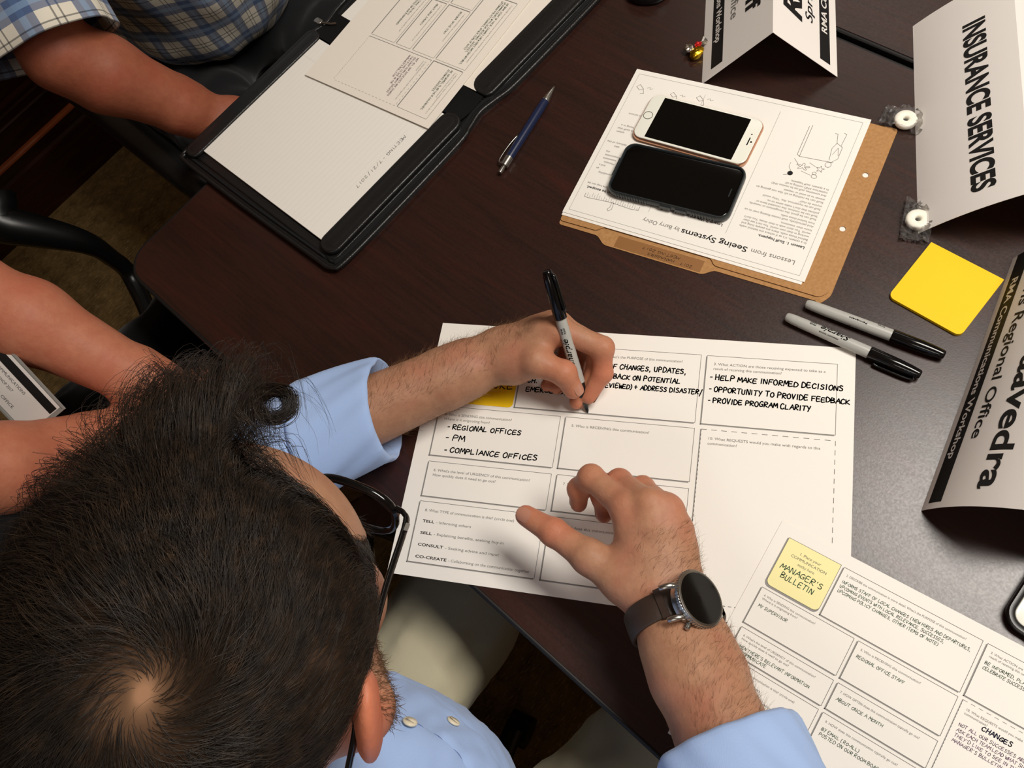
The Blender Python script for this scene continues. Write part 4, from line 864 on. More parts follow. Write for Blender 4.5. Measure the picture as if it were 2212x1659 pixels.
def sdf_mesh(root, h, lo, hi, B=20, disp=None, smooth=1):
    lo, hi = V(*lo), V(*hi); N = np.ceil((hi - lo) / h).astype(int); nb = np.ceil(N / B).astype(int); Ny, Nz = nb[1] * B + 2, nb[2] * B + 2
    bi = np.stack(np.meshgrid(*[np.arange(n) for n in nb], indexing='ij'), -1).reshape(-1, 3); cen = lo + (bi + 0.5) * B * h; R = B * h * 0.5 * math.sqrt(3)
    dc = root.d(cen); lv = list(root.leaves()); dl = np.array([l.d(cen) for l in lv])
    act = np.where(np.abs(dc) < R * 1.6 + 0.022)[0]
    g = np.stack(np.meshgrid(*[np.arange(B + 1)] * 3, indexing='ij'), -1); ids = []; vs = []; qs = []
    C8 = [(i, j, k) for i in (0, 1) for j in (0, 1) for k in (0, 1)]
    ED = [(a, b) for a in range(8) for b in range(a + 1, 8) if sum(abs(x - y) for x, y in zip(C8[a], C8[b])) == 1]; C8a = np.array(C8, float)
    gid = lambda ijk: (ijk[:, 0].astype(np.int64) * Ny + ijk[:, 1]) * Nz + ijk[:, 2]
    for bk in act:
        keep = {id(l) for l, d in zip(lv, dl[:, bk]) if d < (R + 0.075) * 1.3}
        if not keep: continue
        base = bi[bk] * B; P = lo + (g.reshape(-1, 3) + base) * h; d = root.d(P, keep)
        if d is None: continue
        if disp is not None: d = d + disp(P)
        d = d.reshape(B + 1, B + 1, B + 1); ins = d < 0
        if ins.all() or not ins.any(): continue
        cs = np.stack([d[i:i + B, j:j + B, k:k + B] for i, j, k in C8], -1); ci = cs < 0; m = ci.any(-1) & ~ci.all(-1); idx = np.argwhere(m); cv = cs[m]
        acc = np.zeros((len(idx), 3)); cnt = np.zeros(len(idx))
        for a, b in ED:
            x = (cv[:, a] < 0) != (cv[:, b] < 0); t = cv[:, a] / np.where(x, cv[:, a] - cv[:, b], 1); p = C8a[a] + np.clip(t, 0, 1)[:, None] * (C8a[b] - C8a[a])
            acc += p * x[:, None]; cnt += x
        ids.append(gid(idx + base)); vs.append(lo + (idx + base + acc / cnt[:, None]) * h)
        for ax in range(3):
            o = [0, 0, 0]; o[ax] = 1; A = ins[:B, :B, :B]; Bn = ins[o[0]:B + o[0], o[1]:B + o[1], o[2]:B + o[2]]
            e = np.argwhere(A != Bn)
            if not len(e): continue
            sg = A[tuple(e.T)]; e = e + base; u, w = [x for x in range(3) if x != ax]; du = np.zeros(3, int); dw = np.zeros(3, int); du[u] = 1; dw[w] = 1
            q = np.stack([gid(e - du - dw), gid(e - dw), gid(e), gid(e - du)], 1)
            fl = sg if ax != 1 else ~sg
            q[~fl] = q[~fl][:, ::-1]; qs.append(q)
    ids = np.concatenate(ids); vs = np.concatenate(vs); q = np.concatenate(qs); o = np.argsort(ids); ids, vs = ids[o], vs[o]
    f = np.searchsorted(ids, q); f[f >= len(ids)] = 0; ok = (ids[f] == q).all(1); f = f[ok]
    for _ in range(smooth):
        s = np.zeros_like(vs); c = np.zeros(len(vs))
        for a in range(4):
            for b in (1, 3): np.add.at(s, f[:, a], vs[f[:, (a + b) % 4]]); np.add.at(c, f[:, a], 1)
        c[c == 0] = 1; vs = np.where((c > 1)[:, None], vs * 0.5 + 0.5 * s / c[:, None], vs)
    return vs, f
def np_mesh(name, v, f, extra=None):
    """quick mesh from arrays; extra = list of (verts, faces, material index)"""
    me = bpy.data.meshes.new(name); me.vertices.add(len(v)); me.vertices.foreach_set('co', v.astype(np.float32).ravel())
    k = f.shape[1]; me.loops.add(f.size); me.loops.foreach_set('vertex_index', f.astype(np.int32).ravel()); me.polygons.add(len(f))
    me.polygons.foreach_set('loop_start', np.arange(0, f.size, k, dtype=np.int32)); me.update(calc_edges=True); me.validate(); return me
def normals(v, f):
    n = np.cross(v[f[:, 2]] - v[f[:, 0]], v[f[:, 3]] - v[f[:, 1]]); o = np.zeros_like(v)
    for a in range(4): np.add.at(o, f[:, a], n)
    return o / (np.linalg.norm(o, axis=1)[:, None] + 1e-12)
def solid(name, root, h, lo, hi, material, parent, disp=None, smooth=1, uv=None):
    v, f = sdf_mesh(root, h, lo, hi, disp=disp, smooth=smooth); n = normals(v, f)
    me = np_mesh(name, v, f); o = link(name, me, MATS[material], parent, True)
    if uv is not None:
        ul = me.uv_layers.new(name='UVMap'); u = uv(v); li = np.zeros(len(me.loops), np.int32); me.loops.foreach_get('vertex_index', li); ul.data.foreach_set('uv', u[li].astype(np.float32).ravel())
    if parent is not None: o.matrix_parent_inverse = Matrix.Translation(-Vector(parent.location))
    return o, v, f, n
def strands(name, lines, radii, material, parent, sides=3, tip=0.25):
    """lines: (n, k, 3) array of hair centre lines"""
    L = np.asarray(lines); n, k, _ = L.shape; T = np.gradient(L, axis=1); T /= np.linalg.norm(T, axis=2)[..., None] + 1e-12
    ref = np.where(np.abs(T[..., 2:3]) < 0.9, V(0, 0, 1), V(1, 0, 0)); N = np.cross(T, ref); N /= np.linalg.norm(N, axis=2)[..., None] + 1e-12; Bn = np.cross(T, N)
    prof = np.interp(np.linspace(0, 1, k), [0, 0.15, 0.6, 1], [0.7, 1, 0.9, tip]); R = np.asarray(radii).reshape(-1, 1) * prof[None]
    a = np.arange(sides) / sides * 2 * math.pi; P = L[:, :, None, :] + R[..., None, None] * (np.cos(a)[:, None] * N[:, :, None, :] + np.sin(a)[:, None] * Bn[:, :, None, :])
    i = np.arange(n)[:, None, None] * k * sides; j = np.arange(k - 1)[None, :, None] * sides; s = np.arange(sides)[None, None, :]; s2 = (s + 1) % sides
    f = np.stack([i + j + s, i + j + s2, i + j + sides + s2, i + j + sides + s], -1).reshape(-1, 4)
    me = np_mesh(name, P.reshape(-1, 3), f); o = link(name, me, MATS[material], parent, True)
    if parent is not None: o.matrix_parent_inverse = Matrix.Translation(-Vector(parent.location))
    return o
def vnoise(P, s, seed=0):
    """cheap smooth noise from a few sine waves, about -1..1"""
    r = np.random.default_rng(seed); o = np.zeros(len(P))
    for k in range(6):
        d = r.normal(size=3); d /= np.linalg.norm(d); o += np.sin(P @ d * s * (0.7 + 0.25 * k) + r.uniform(0, 6.28))
    return o / 3.2
# ---- anatomy
def head_nodes(H, R, ear=1.0):
    """H(x, y, z): head point to the room; R rows = right, forward, up"""
    E = lambda c, r, rot=None: Ell(H(*c), r, R if rot is None else rot @ R)
    C = lambda a, b, ra, rb: Cone(H(*a), H(*b), ra, rb)
    it = [('u', .02, E((0, -.013, .052), (.077, .096, .086))), ('u', .03, E((0, .040, .047), (.060, .048, .054))), ('u', .03, E((0, .042, -.030), (.064, .052, .074)))]
    for s in (-1, 1):
        it += [('u', .02, E((s*.046, .056, -.006), (.024, .027, .020))), ('u', .02, C((s*.067, .012, -.044), (s*.026, .074, -.094), .023, .020)), ('u', .012, C((s*.044, .080, .026), (s*.010, .093, .024), .008, .009))]
    it += [('u', .02, E((0, .080, -.094), (.022, .018, .018))), ('u', .012, C((0, .094, .020), (0, .120, -.024), .008, .012)), ('u', .01, E((0, .100, -.052), (.024, .012, .013)))]
    for s in (-1, 1):
        it += [('u', .006, E((s*.012, .108, -.029), (.009, .011, .008))), ('s', .012, E((s*.033, .103, .004), (.016, .014, .012))), ('u', .004, E((s*.032, .083, .003), (.0125, .0125, .0120)))]
        a = .38 * s; rot = np.array([[math.cos(a), math.sin(a), 0], [-math.sin(a), math.cos(a), 0], [0, 0, 1]])
        it += [('u', .006, E((s*.083, -.010, .004), (.0075*ear, .019*ear, .031*ear), rot)), ('s', .004, E((s*.092, -.003, .006), (.006, .009, .016), rot)), ('u', .005, E((s*.079, .001, -.026), (.0065, .009, .010), rot))]
    it += [('s', .004, C((-.022, .114, -.055), (.022, .114, -.055), .0022, .0022))]
    return Grp(it)
def finger(pts, r): return Grp([('u', .004, Cone(pts[i], pts[i + 1], r[i], r[i + 1])) for i in range(len(pts) - 1)] + [('u', .004, Ell(p, (q * 1.05,) * 3)) for p, q in zip(pts[:-1], r[:-1])])
def hand_nodes(wr, wr_dir, mcps, fingers, thumb, rads, trad, palm_n, pr=(.017, .0135), thick=.62):
    """wr wrist; mcps 4 knuckles; fingers 4 lists (mcp, pip, dip, tip); thumb (cmc, mcp, ip, tip)"""
    palm = []
    for i, m in enumerate(mcps):
        side = (i - 1.5) / 1.5; b = wr + (m - wr) * 0.12 + wr_dir * side * .012; palm.append(('u', .012, Cone(b, m, pr[0], pr[1])))
    palm += [('u', .010, Cone(mcps[i] * .8 + wr * .2, mcps[i + 1] * .8 + wr * .2, .0125, .0120)) for i in range(3)]
    palm.append(('u', .014, Cone(thumb[0], thumb[1], .0185, trad[0]))); palm.append(('u', .014, Cone(thumb[0], (mcps[0] + mcps[1]) / 2 * .55 + thumb[0] * .45 + palm_n * .006, .016, .011)))
    palm.append(('u', .014, Cone(wr * .75 + mcps[3] * .25 + palm_n * .008, mcps[3] * .75 + wr * .25 + palm_n * .006, .014, .012)))
    fs = Grp([('u', .0012, finger(p, r)) for p, r in list(zip(fingers, rads)) + [(thumb[1:], trad)]])
    return Grp([('u', .01, Grp(palm)), ('u', .0065, fs)])
def nail(b, tip0, tip1, n, r, w=.0115, l=.0125):
    """fingernail patch on the back of the last finger bone"""
    d = tip1 - tip0; d /= np.linalg.norm(d); n = n - d * (n @ d); n /= np.linalg.norm(n); s = np.cross(d, n); g = []
    for u in np.linspace(-1, 1, 7):
        g.append([tip1 - d * .0015 + d * (u * l * .5) * (1 - .12 * v * v) + (n * math.cos(v * w / 2 / r * 1.0) + s * math.sin(v * w / 2 / r)) * (r * 1.045 - .0007 * max(0, u) ** 2) for v in np.linspace(-1, 1, 9) * math.sqrt(max(.25, 1 - abs(u) ** 5 * .6))])
    b.grid(np.array(g))
# ------------------------------------------------------------------ the man in the blue shirt
def T(px, py, mm): return at(px, py, TZ + mm / 1000)
pa = empty('person', (-0.42, 0.17, 0.455)); tag(pa, 'man with dark brown hair and glasses in a blue shirt, writing left-handed at the table', 'person')
def pin(o, e=None): o.matrix_parent_inverse = Matrix.Translation(-Vector((e or pa).location)); return o
HP = V(-0.136, 0.214, 1.097)
def euler(p, r, y):
    ca, sa, cb, sb, cc, sc = math.cos(p), math.sin(p), math.cos(r), math.sin(r), math.cos(y), math.sin(y)
    return np.array([[cc, -sc, 0], [sc, cc, 0], [0, 0, 1]]) @ np.array([[cb, 0, sb], [0, 1, 0], [-sb, 0, cb]]) @ np.array([[1, 0, 0], [0, ca, -sa], [0, sa, ca]])
HM = euler(*np.radians([-25, 12, -61])); HR = HM.T
def H(x, y, z): return HP + HM @ V(x, y, z)
# left arm, writing
LW = T(1070, 770, 34); LE = V(-0.095, 0.500, 0.792); LS = V(-0.305, 0.385, 0.945)
L_M = [T(1206, 712, 60), T(1206, 702, 46), T(1195, 700, 33), T(1178, 704, 22)]
L_F = [[L_M[0], T(1301, 752, 47), T(1302, 806, 28), T(1272, 856, 15)], [L_M[1], T(1288, 745, 31), T(1284, 812, 17), T(1246, 868, 9)],
       [L_M[2], T(1262, 742, 19), T(1240, 808, 10), T(1203, 836, 9)], [L_M[3], T(1232, 738, 12), T(1214, 788, 9), T(1182, 832, 8)]]
L_T = [T(1112, 788, 42), T(1158, 782, 55), T(1218, 806, 50), T(1238, 841, 33)]
lr = [[.0125, .0112, .0095, .0082], [.0120, .0106, .0092, .0080], [.0115, .0100, .0088, .0078], [.0105, .0090, .0078, .0070]]
# right arm, with the watch
RW = T(1452, 1322, 74); RC = at(1567, 1602, 0.838); rdir = (RC - RW) / np.linalg.norm(RC - RW); RE = RW + rdir * 0.275; RS = V(-0.305, -0.035, 0.945)
R_M = [T(1352, 1096, 92), T(1402, 1090, 98), T(1442, 1102, 92), T(1462, 1146, 82)]
R_F = [[R_M[0], T(1277, 1032, 80), T(1250, 1056, 62), T(1250, 1088, 50)], [R_M[1], T(1338, 1040, 72), T(1300, 1072, 52), T(1305, 1112, 42)],
       [R_M[2], T(1388, 1054, 64), T(1348, 1092, 46), T(1350, 1132, 42)], [R_M[3], T(1424, 1096, 60), T(1392, 1126, 46), T(1386, 1158, 44)]]
R_T = [T(1352, 1258, 78), T(1272, 1203, 82), T(1196, 1150, 80), T(1136, 1114, 76)]
wdL = np.cross(LW - LE, V(0, 0, 1)); wdL /= np.linalg.norm(wdL); wdR = np.cross(RW - RE, V(0, 0, 1)); wdR /= np.linalg.norm(wdR)
# index-side direction of the wrist (towards the thumb)
wL = L_T[0] - LW; wL -= (wL @ (LW - LE)) * (LW - LE) / ((LW - LE) @ (LW - LE)); wL /= np.linalg.norm(wL)
wR = R_T[0] - RW; wR -= (wR @ (RW - RE)) * (RW - RE) / ((RW - RE) @ (RW - RE)); wR /= np.linalg.norm(wR)
handL = hand_nodes(LW, -wL, L_M, L_F, L_T, lr, (.0142, .0120, .0100), V(0, 0, -1))
handR = hand_nodes(RW, -wR, R_M, R_F, R_T, lr, (.0142, .0118, .0097), V(0, 0, -1))
def forearm(E, W, w, r_mid=.040, r_w=.026, off=.012):
    d = W - E; n = np.cross(d, w); n /= np.linalg.norm(n); m = E + d * .28
    return Grp([('u', .02, Cone(E, m, .038, r_mid)), ('u', .02, Cone(m, W - d * .12, r_mid, r_w + .006)), ('u', .012, Cone(W - d * .2 + w * off, W + d * .03 + w * off, r_w, r_w * .80)), ('u', .012, Cone(W - d * .2 - w * off, W + d * .03 - w * off, r_w, r_w * .80))])
neckb = V(-0.245, 0.178, 0.985)
head = head_nodes(H, HR, 1.12)
body = Grp([('u', .02, head), ('u', .03, Cone(H(0, -.022, -.035), neckb, .054, .062)),
    ('u', .05, Ell((-0.31, 0.175, 0.88), (.105, .165, .13))), ('u', .06, Ell((-0.36, 0.175, 0.66), (.11, .15, .20))),
    ('u', .04, Cone(LS, LE, .050, .040)), ('u', .04, Cone(RS, RE, .050, .040)), ('u', .03, Cone(LS, neckb, .05, .05)), ('u', .03, Cone(RS, neckb, .05, .05)),
    ('u', .015, forearm(LE, LW, wL, .039, .0245, .008)), ('u', .015, forearm(RE, RW, wR, .041, .0275)), ('u', .014, handL), ('u', .014, handR)])
allp = np.array([LW, LE, LS, RE, RS] + L_M + R_M + sum(L_F, []) + sum(R_F, []) + L_T + R_T)
lo = np.minimum(allp.min(0), V(-.52, -.25, .5)) - .08; hi = np.maximum(allp.max(0), V(.05, .55, 1.23)) + .03
bodyA, vA, fA, nA = solid('body', body, 0.0021, lo, hi, 'skin fair', pa, smooth=2)
# redder finger tips and knuckles; light shining through the ears painted as orange tint
lc = (vA - HP) @ HM; er = np.exp(-(((lc - V(.086, -.010, .002)) / V(.014, .026, .038)) ** 2).sum(1)) + np.exp(-(((lc - V(-.086, -.010, .002)) / V(.014, .026, .038)) ** 2).sum(1))
tipd = np.min([np.linalg.norm(vA - p, axis=1) for F_ in L_F + R_F + [L_T, R_T] for p in F_[-2:]], axis=0); kn = np.min([np.linalg.norm(vA - p, axis=1) for p in L_M + R_M + [f[1] for f in L_F + R_F]], axis=0)
bodyA.data.attributes.new('flush_glow', 'FLOAT', 'POINT').data.foreach_set('value', np.clip(1.3 * er + .42 * np.exp(-(tipd / .024) ** 2) + .28 * np.exp(-(kn / .016) ** 2), 0, .9).astype(np.float32))
# fingernails
def fnails(F, Tb, rads, tr, e, tn=None):
    for ch, r in list(zip(F, rads)) + [(Tb, tr)]:
        a, c, d = ch[-3], ch[-2], ch[-1]; n = c - (a + d) / 2; n = n / (np.linalg.norm(n) + 1e-9)
        if ch is Tb and tn is not None: n = tn
        b = MB(); nail(b, c, d, n, r[-1], w=.013 if ch is Tb else .0105, l=.014 if ch is Tb else .011); b.build('fingernail', MATS['finger nail'], bodyA, smooth=True)
fnails(L_F, L_T, lr, (0, 0, .0100), pa, V(0.35, -0.25, 0.9)); fnails(R_F, R_T, lr, (0, 0, .0097), pa, V(-0.1, -0.25, .95))
# eyes
def eye(Hf, sx, par):
    b = MB(); c = Hf(sx * .032, .0848, .003); f = Hf(sx * .032, 1.0848, -.25) - c; f /= np.linalg.norm(f)
    for rad, off, mi in ((.0122, 0, 0), (.0065, .0064, 1)):
        th = np.linspace(.02, math.pi - .02, 15); b.lathe(c + f * off - f, c + f * off, [(1 - rad * math.cos(t), rad * math.sin(t)) for t in th], 20, mi)
    pin(b.build('eye', [MATS['eye white'], MATS['iris']], par, smooth=True), par)
for s in (-1, 1): eye(H, s, pa)

# ---- hair: locks that leave the whorl on the crown and lie along the scalp
HC, HRAD = V(0, -.010, .050), V(.078, .100, .088)
def scalp(q, h): return HC + (HRAD + np.asarray(h)[..., None]) * q
WH = V(.0183, -.0690, .1186) - HC; WH = WH / HRAD; WH /= np.linalg.norm(WH)
def sst(a, b, x): t = np.clip((x - a) / (b - a), 0, 1); return t * t * (3 - 2 * t)
def hairy(q):
    """scalp directions that carry hair"""
    x, y, z = scalp(q, np.zeros(len(q))).T
    front = y < np.where(z > .05, .034 + .024 * sst(.018, -.012, x) + .85 * np.clip(.094 - z, 0, .026), np.where(z > .022, .046, .026))
    side = (z > -.002 + np.where(y > .012, .030, 0)) | (y < -.020)
    low = z > np.where(y < -.02, -.055, -.004)
    ear = ~((np.abs(y + .008) < .022) & (z < .036))
    return front & side & low & ear
def make_hair(Hf, hairyf, wh, n_lock, per, hmap, length, seed, swirl=0.45, rad=.00015, K=12, part=True):
    """locks: each a bundle of strands that share a path over the scalp"""
    r = np.random.default_rng(seed); q = r.normal(size=(n_lock * 8, 3)); q /= np.linalg.norm(q, axis=1)[:, None]; q = q[hairyf(q)][:n_lock]; n = len(q)
    lk = q[:, None] + r.normal(size=(n, per, 3)) * .034; lk /= np.linalg.norm(lk, axis=2)[..., None]
    keep = hairyf(lk.reshape(-1, 3)).reshape(n, per); ang = np.arccos(np.clip(lk @ wh, -1, 1)); keep &= (ang > .014) & (r.random((n, per)) < .72 + ang * 1.6)
    hb, lf = hmap(scalp(q, np.zeros(n))); lockL = r.uniform(.75, 1.25, n) * length * lf; lockH = r.uniform(.35, 1.15, n) * hb; lockS = r.normal(0, .13, n) + .34 * vnoise(q, 4.5, seed) + swirl; wav = r.uniform(0, 6.28, n); wa = r.uniform(.10, .38, n)
    Q = lk.copy(); cq = q.copy(); pts = []; L = lockL[:, None] * r.uniform(.8, 1.15, (n, per)); hh = lockH[:, None] * r.uniform(.88, 1.08, (n, per)); jit = r.normal(0, .05, (n, per, 1)); fz = r.normal(0, .3, (n, per))
    def step(Z, s):
        away = Z * (Z @ wh)[..., None] - wh; away /= np.linalg.norm(away, axis=-1)[..., None] + 1e-6; cr = np.cross(Z, away)
        d = away * np.cos(s)[..., None] + cr * np.sin(s)[..., None]
        if part:
            P = Z * HRAD + HC; x, y = P[..., 0], P[..., 1]; g = sst(-.01, .055, y)[..., None]; rt_ = sst(-.004, .012, x)[..., None]
            over = sst(.010, .032, y - .024 * sst(.018, -.012, x) - .85 * np.clip(.094 - P[..., 2], 0, .026))
            tr_ = np.stack([.9 + 0 * x, .05 - 1.5 * over, -.25 + 0 * x], -1); tl_ = np.stack([.05 + 0 * x, .80 - .7 * over, .1 + 0 * x], -1)
            d = d * (1 - .8 * g) + (tr_ * rt_ + tl_ * (1 - rt_)) * g * .9; d = d - Z * (d * Z).sum(-1)[..., None]; d /= np.linalg.norm(d, axis=-1)[..., None] + 1e-9
        return d
    for k in range(K):
        t = k / (K - 1); h = hh * (np.sin(min(1, t * 1.6) * math.pi / 2) ** .8) * (1 - .45 * max(0, t - .55) / .45) + .0012 + .00035 * k * fz
        pts.append(scalp(Q, h)); s = lockS + wa * np.sin(wav + t * 6); ds = 1 / .088 / (K - 1)
        cq2 = cq + step(cq, s) * (lockL * ds)[:, None]; cq2 /= np.linalg.norm(cq2, axis=-1)[:, None]
        Q = Q + step(Q, np.broadcast_to(s[:, None], (n, per))) * (L * ds)[..., None] + np.cross(Q, np.broadcast_to(wh, Q.shape)) * jit * .06
        Q = Q + (cq2[:, None] - Q) * (.20 * t); Q /= np.linalg.norm(Q, axis=-1)[..., None]; cq = cq2
    P = np.stack(pts, 2)[keep]; M3, O3 = Hf
    return P @ M3.T + O3, r.uniform(.7, 1.3, len(P)) * rad
def hmapA(p):
    x, y, z = p.T; fl = sst(.024, .002, x) * sst(-.070, -.030, x) * sst(-.020, .045, y) * sst(.03, .085, z); top = sst(.06, .115, z) * sst(.075, .02, x)
    return .0030 + .0095 * top + .036 * fl + .006 * sst(-.02, -.06, x), (.42 + .60 * top + .20 * fl + .15 * sst(-.02, -.06, x)) * (1 - .55 * sst(-.022, .004, x) * sst(.0, .035, y))
ln, rr = make_hair((HM, HP), hairy, WH, 3000, 16, hmapA, .060, 5, rad=.000095, K=16)
ln2, rr2 = make_hair((HM, HP), hairy, WH, 420, 7, lambda p: (hmapA(p)[0] * 1.15 + .001, hmapA(p)[1]), .066, 8, .6, rad=.00011, K=16)
hair = strands('hair', np.concatenate([ln, ln2]), np.concatenate([rr, rr2]), 'dark brown hair', pa)
# dark undercoat close to the scalp, open at the whorl and the forehead
def undercoat(hairyf, wh, Mh, Oh, parent, material, open_=.05):
    q = np.stack(np.meshgrid(np.linspace(0, math.pi, 240), np.linspace(0, 2 * math.pi, 361)[:-1], indexing='ij'), -1).reshape(-1, 2)
    qd = np.c_[np.sin(q[:, 0]) * np.cos(q[:, 1]), np.sin(q[:, 0]) * np.sin(q[:, 1]), np.cos(q[:, 0])]
    q2 = qd + V(0, .09, 0); q2 /= np.linalg.norm(q2, axis=1)[:, None]; ok = (hairyf(qd) & (hairyf(q2) | (qd[:, 1] < 0))).reshape(240, 360); ba = np.arccos(np.clip(qd @ wh, -1, 1)) / open_; bare = np.exp(-(ba * (1 + .35 * vnoise(qd, 22, 3))) ** 2) + .30 * np.exp(-(ba / 3.5 * (1 + .5 * vnoise(qd, 9, 5))) ** 2)
    pu = (scalp(qd, .0030 + .0012 * vnoise(qd, 9, 2)) @ Mh.T + Oh); I = np.arange(240 * 360).reshape(240, 360); I2 = np.roll(I, -1, 1); okq = ok[:-1] & ok[1:] & np.roll(ok, -1, 1)[:-1] & np.roll(ok, -1, 1)[1:]
    fq = np.stack([I[:-1], I[1:], I2[1:], I2[:-1]], -1)[okq]; us = np.unique(fq); mp = np.zeros(240 * 360, int); mp[us] = np.arange(len(us))
    me = np_mesh('hair_undercoat', pu[us], mp[fq]); me.attributes.new('bare', 'FLOAT', 'POINT').data.foreach_set('value', np.clip(bare[us], 0, 1).astype(np.float32)); o = link('hair_undercoat', me, MATS[material], parent, True); o.matrix_parent_inverse = Matrix.Translation(-Vector(parent.location)); return o
undercoat(hairy, WH, HM, HP, pa, 'scalp shade', .052)
# the curled lock that falls off the front
c0 = at(590, 872, 1.135); rnd = np.random.default_rng(4); cl = []
rt = at(480, 905, 1.16)
for k in range(240):
    o = rnd.normal(0, .0018, 3); ph_ = rnd.normal(0, .25); R_ = rnd.uniform(.0075, .0115); a = np.linspace(2.6 + ph_, 2.6 + ph_ - 6.6, 20)
    loop_ = c0 + o + np.cos(a)[:, None] * CAM_R * R_ + np.sin(a)[:, None] * CAM_U * R_ * .85 + np.linspace(.008, -.008, 20)[:, None] * CAM_F
    st = rt + rnd.normal(0, .006, 3); pre = st + (loop_[0] - st) * np.linspace(0, 1, 9)[:-1, None] + np.sin(np.linspace(0, math.pi, 9))[:-1, None] * V(0, 0, .006)
    cl.append(spline(np.vstack([pre, loop_]), 44))
strands('hair_curl', np.array(cl), rnd.uniform(.00012, .0002, len(cl)), 'dark brown hair', pa)
# beard, eyebrows and body hair grow from the skin itself
def sprout(name, sel, n, length, lie, lift, rad, material, v, f, nn, parent, seed=1, curl=.2, K=5):
    r = np.random.default_rng(seed); idx = np.where(sel)[0]
    if not len(idx): return
    i = r.choice(idx, n); p = v[i] + r.normal(0, .0007, (n, 3)); nm = nn[i]; d = lie(v[i]) if callable(lie) else np.broadcast_to(lie, (n, 3)); d = d - nm * (d * nm).sum(1)[:, None]; d /= np.linalg.norm(d, axis=1)[:, None] + 1e-9
    L = length * r.uniform(.5, 1.3, n); j = r.normal(0, curl, (n, 3)); out = []
    for k in range(K):
        t = k / (K - 1); out.append(p + nm * (lift * np.sin(t * 1.7))[..., None] * L[:, None] * .6 - nm * .0006 + (d + j * t) * (t * L)[:, None] * .9)
    o = strands(name, np.stack(out, 1), rad * r.uniform(.7, 1.2, n), material, parent); return o
loc = (vA - HP) @ HM; x, y, z = loc.T; nl = nA @ HM; hd = np.linalg.norm(vA - HP, axis=1) < .17
jaw = hd & (z < -.030) & (z > -.125) & (y > .012) & ~((y > .085) & (z > -.062) & (np.abs(x) < .03) & (z < -.047)) & (nl[:, 2] > -.9) & (z < -.030 - .55 * np.clip(y - .045, 0, .05)) | (hd & (np.abs(x) > .052) & (y > .006) & (y < .030) & (z < .01) & (z > -.1)) | (hd & (np.abs(x) < .03) & (y > .095) & (z < -.036) & (z > -.048))
sprout('beard', jaw, 9500, .0062, -HM[:, 2] + HM[:, 1] * .2, .55, .00015, 'beard brown', vA, fA, nA, pa, 2, .4)
brow = hd & (np.abs(z - .026) < .005) & (np.abs(x) > .010) & (np.abs(x) < .050) & (y > .07)
sprout('eyebrow', brow, 700, .008, lambda p: np.sign(((p - HP) @ HM)[:, :1]) * HM[:, 0], .5, .00016, 'dark brown hair', vA, fA, nA, pa, 3, .2)
for E_, W_, s_, w_ in ((LE, LW, 4, wL), (RE, RW, 5, wR)):
    d = (W_ - E_); L_ = np.linalg.norm(d); d = d / L_; t = (vA - E_) @ d; rad_ = np.linalg.norm((vA - E_) - t[:, None] * d, axis=1)
    sel = (t > .06) & (t < L_ + (.05 if s_ == 5 else .04)) & (rad_ < .062) & (nA[:, 2] > -.45) & (((vA - W_) @ w_) < .030)
    o = sprout('arm_hair', sel, 2300, .0095, d * .7 - w_ * .8, .45, .00008, 'arm hair brown', vA, fA, nA, pa, s_, .35)

# ---- glasses
gl = empty('eyeglasses', tuple(H(0, .1, 0))); tag(gl, 'black-framed glasses worn by the man in the blue shirt', 'glasses')
def gp(o): return pin(o, gl)
GX, GY, GZ = 0.0, 0.011, 0.008
def HG(x, y, z): return H(x + GX, y + GY, z + GZ)
for s in (-1, 1):
    a = np.linspace(0, 2 * math.pi, 41)[:-1]; px_ = np.sign(np.cos(a)) * np.abs(np.cos(a)) ** .75; pz_ = np.sign(np.sin(a)) * np.abs(np.sin(a)) ** .8
    rim = np.array([HG(s * .034 + .0275 * u, .108 - .010 * abs(s * .034 + .0275 * u) / .06 - .10 * (.019 - .019 * v) * .2, .002 + .0195 * v) for u, v in zip(px_, pz_)])
    b = MB(); b.tube(rim, .0022, 8, closed=True, flat=(1, 1.3)); gp(b.build('rim', MATS['black glossy plastic'], gl, smooth=True))
    c = rim.mean(0); b = MB(); rg = [c + (rim - c) * k for k in (1, .66, .33, .02)]; b.grid(np.array([np.vstack([g, g[:1]]) for g in rg]).transpose(1, 0, 2)); gp(b.build('lens', MATS['lens glass'], gl, smooth=True))
    tp = spline([HG(s * .061, .100, .010), HG(s * .067, .097, .011), HG(s * .0705, .088, .011), HG(s * .0725, .040, .012), HG(s * .0785, -.018, .012), HG(s * .081, -.034, .002), HG(s * .080, -.046, -.020)], 36)
    b = MB(); b.tube(tp, np.interp(np.linspace(0, 1, 36), [0, .15, .7, 1], [.0030, .0024, .0019, .0022]), 8, flat=(.7, 1.2)); gp(b.build('temple_arm', MATS['black glossy plastic'], gl, smooth=True))
    b = MB(); hp = HG(s * .0720, .086, .0132); b.box((-.0012, -.0028, -.0008), (.0012, .0028, .0008), M=frame(hp, HM[:, 0], HM[:, 2])); gp(b.build('hinge_pin', MATS['brushed steel'], gl))
b = MB(); b.tube(spline([HG(-.0085, .107, .006), HG(0, .110, .009), HG(.0085, .107, .006)], 9), .0018, 8); gp(b.build('bridge', MATS['black glossy plastic'], gl, smooth=True))

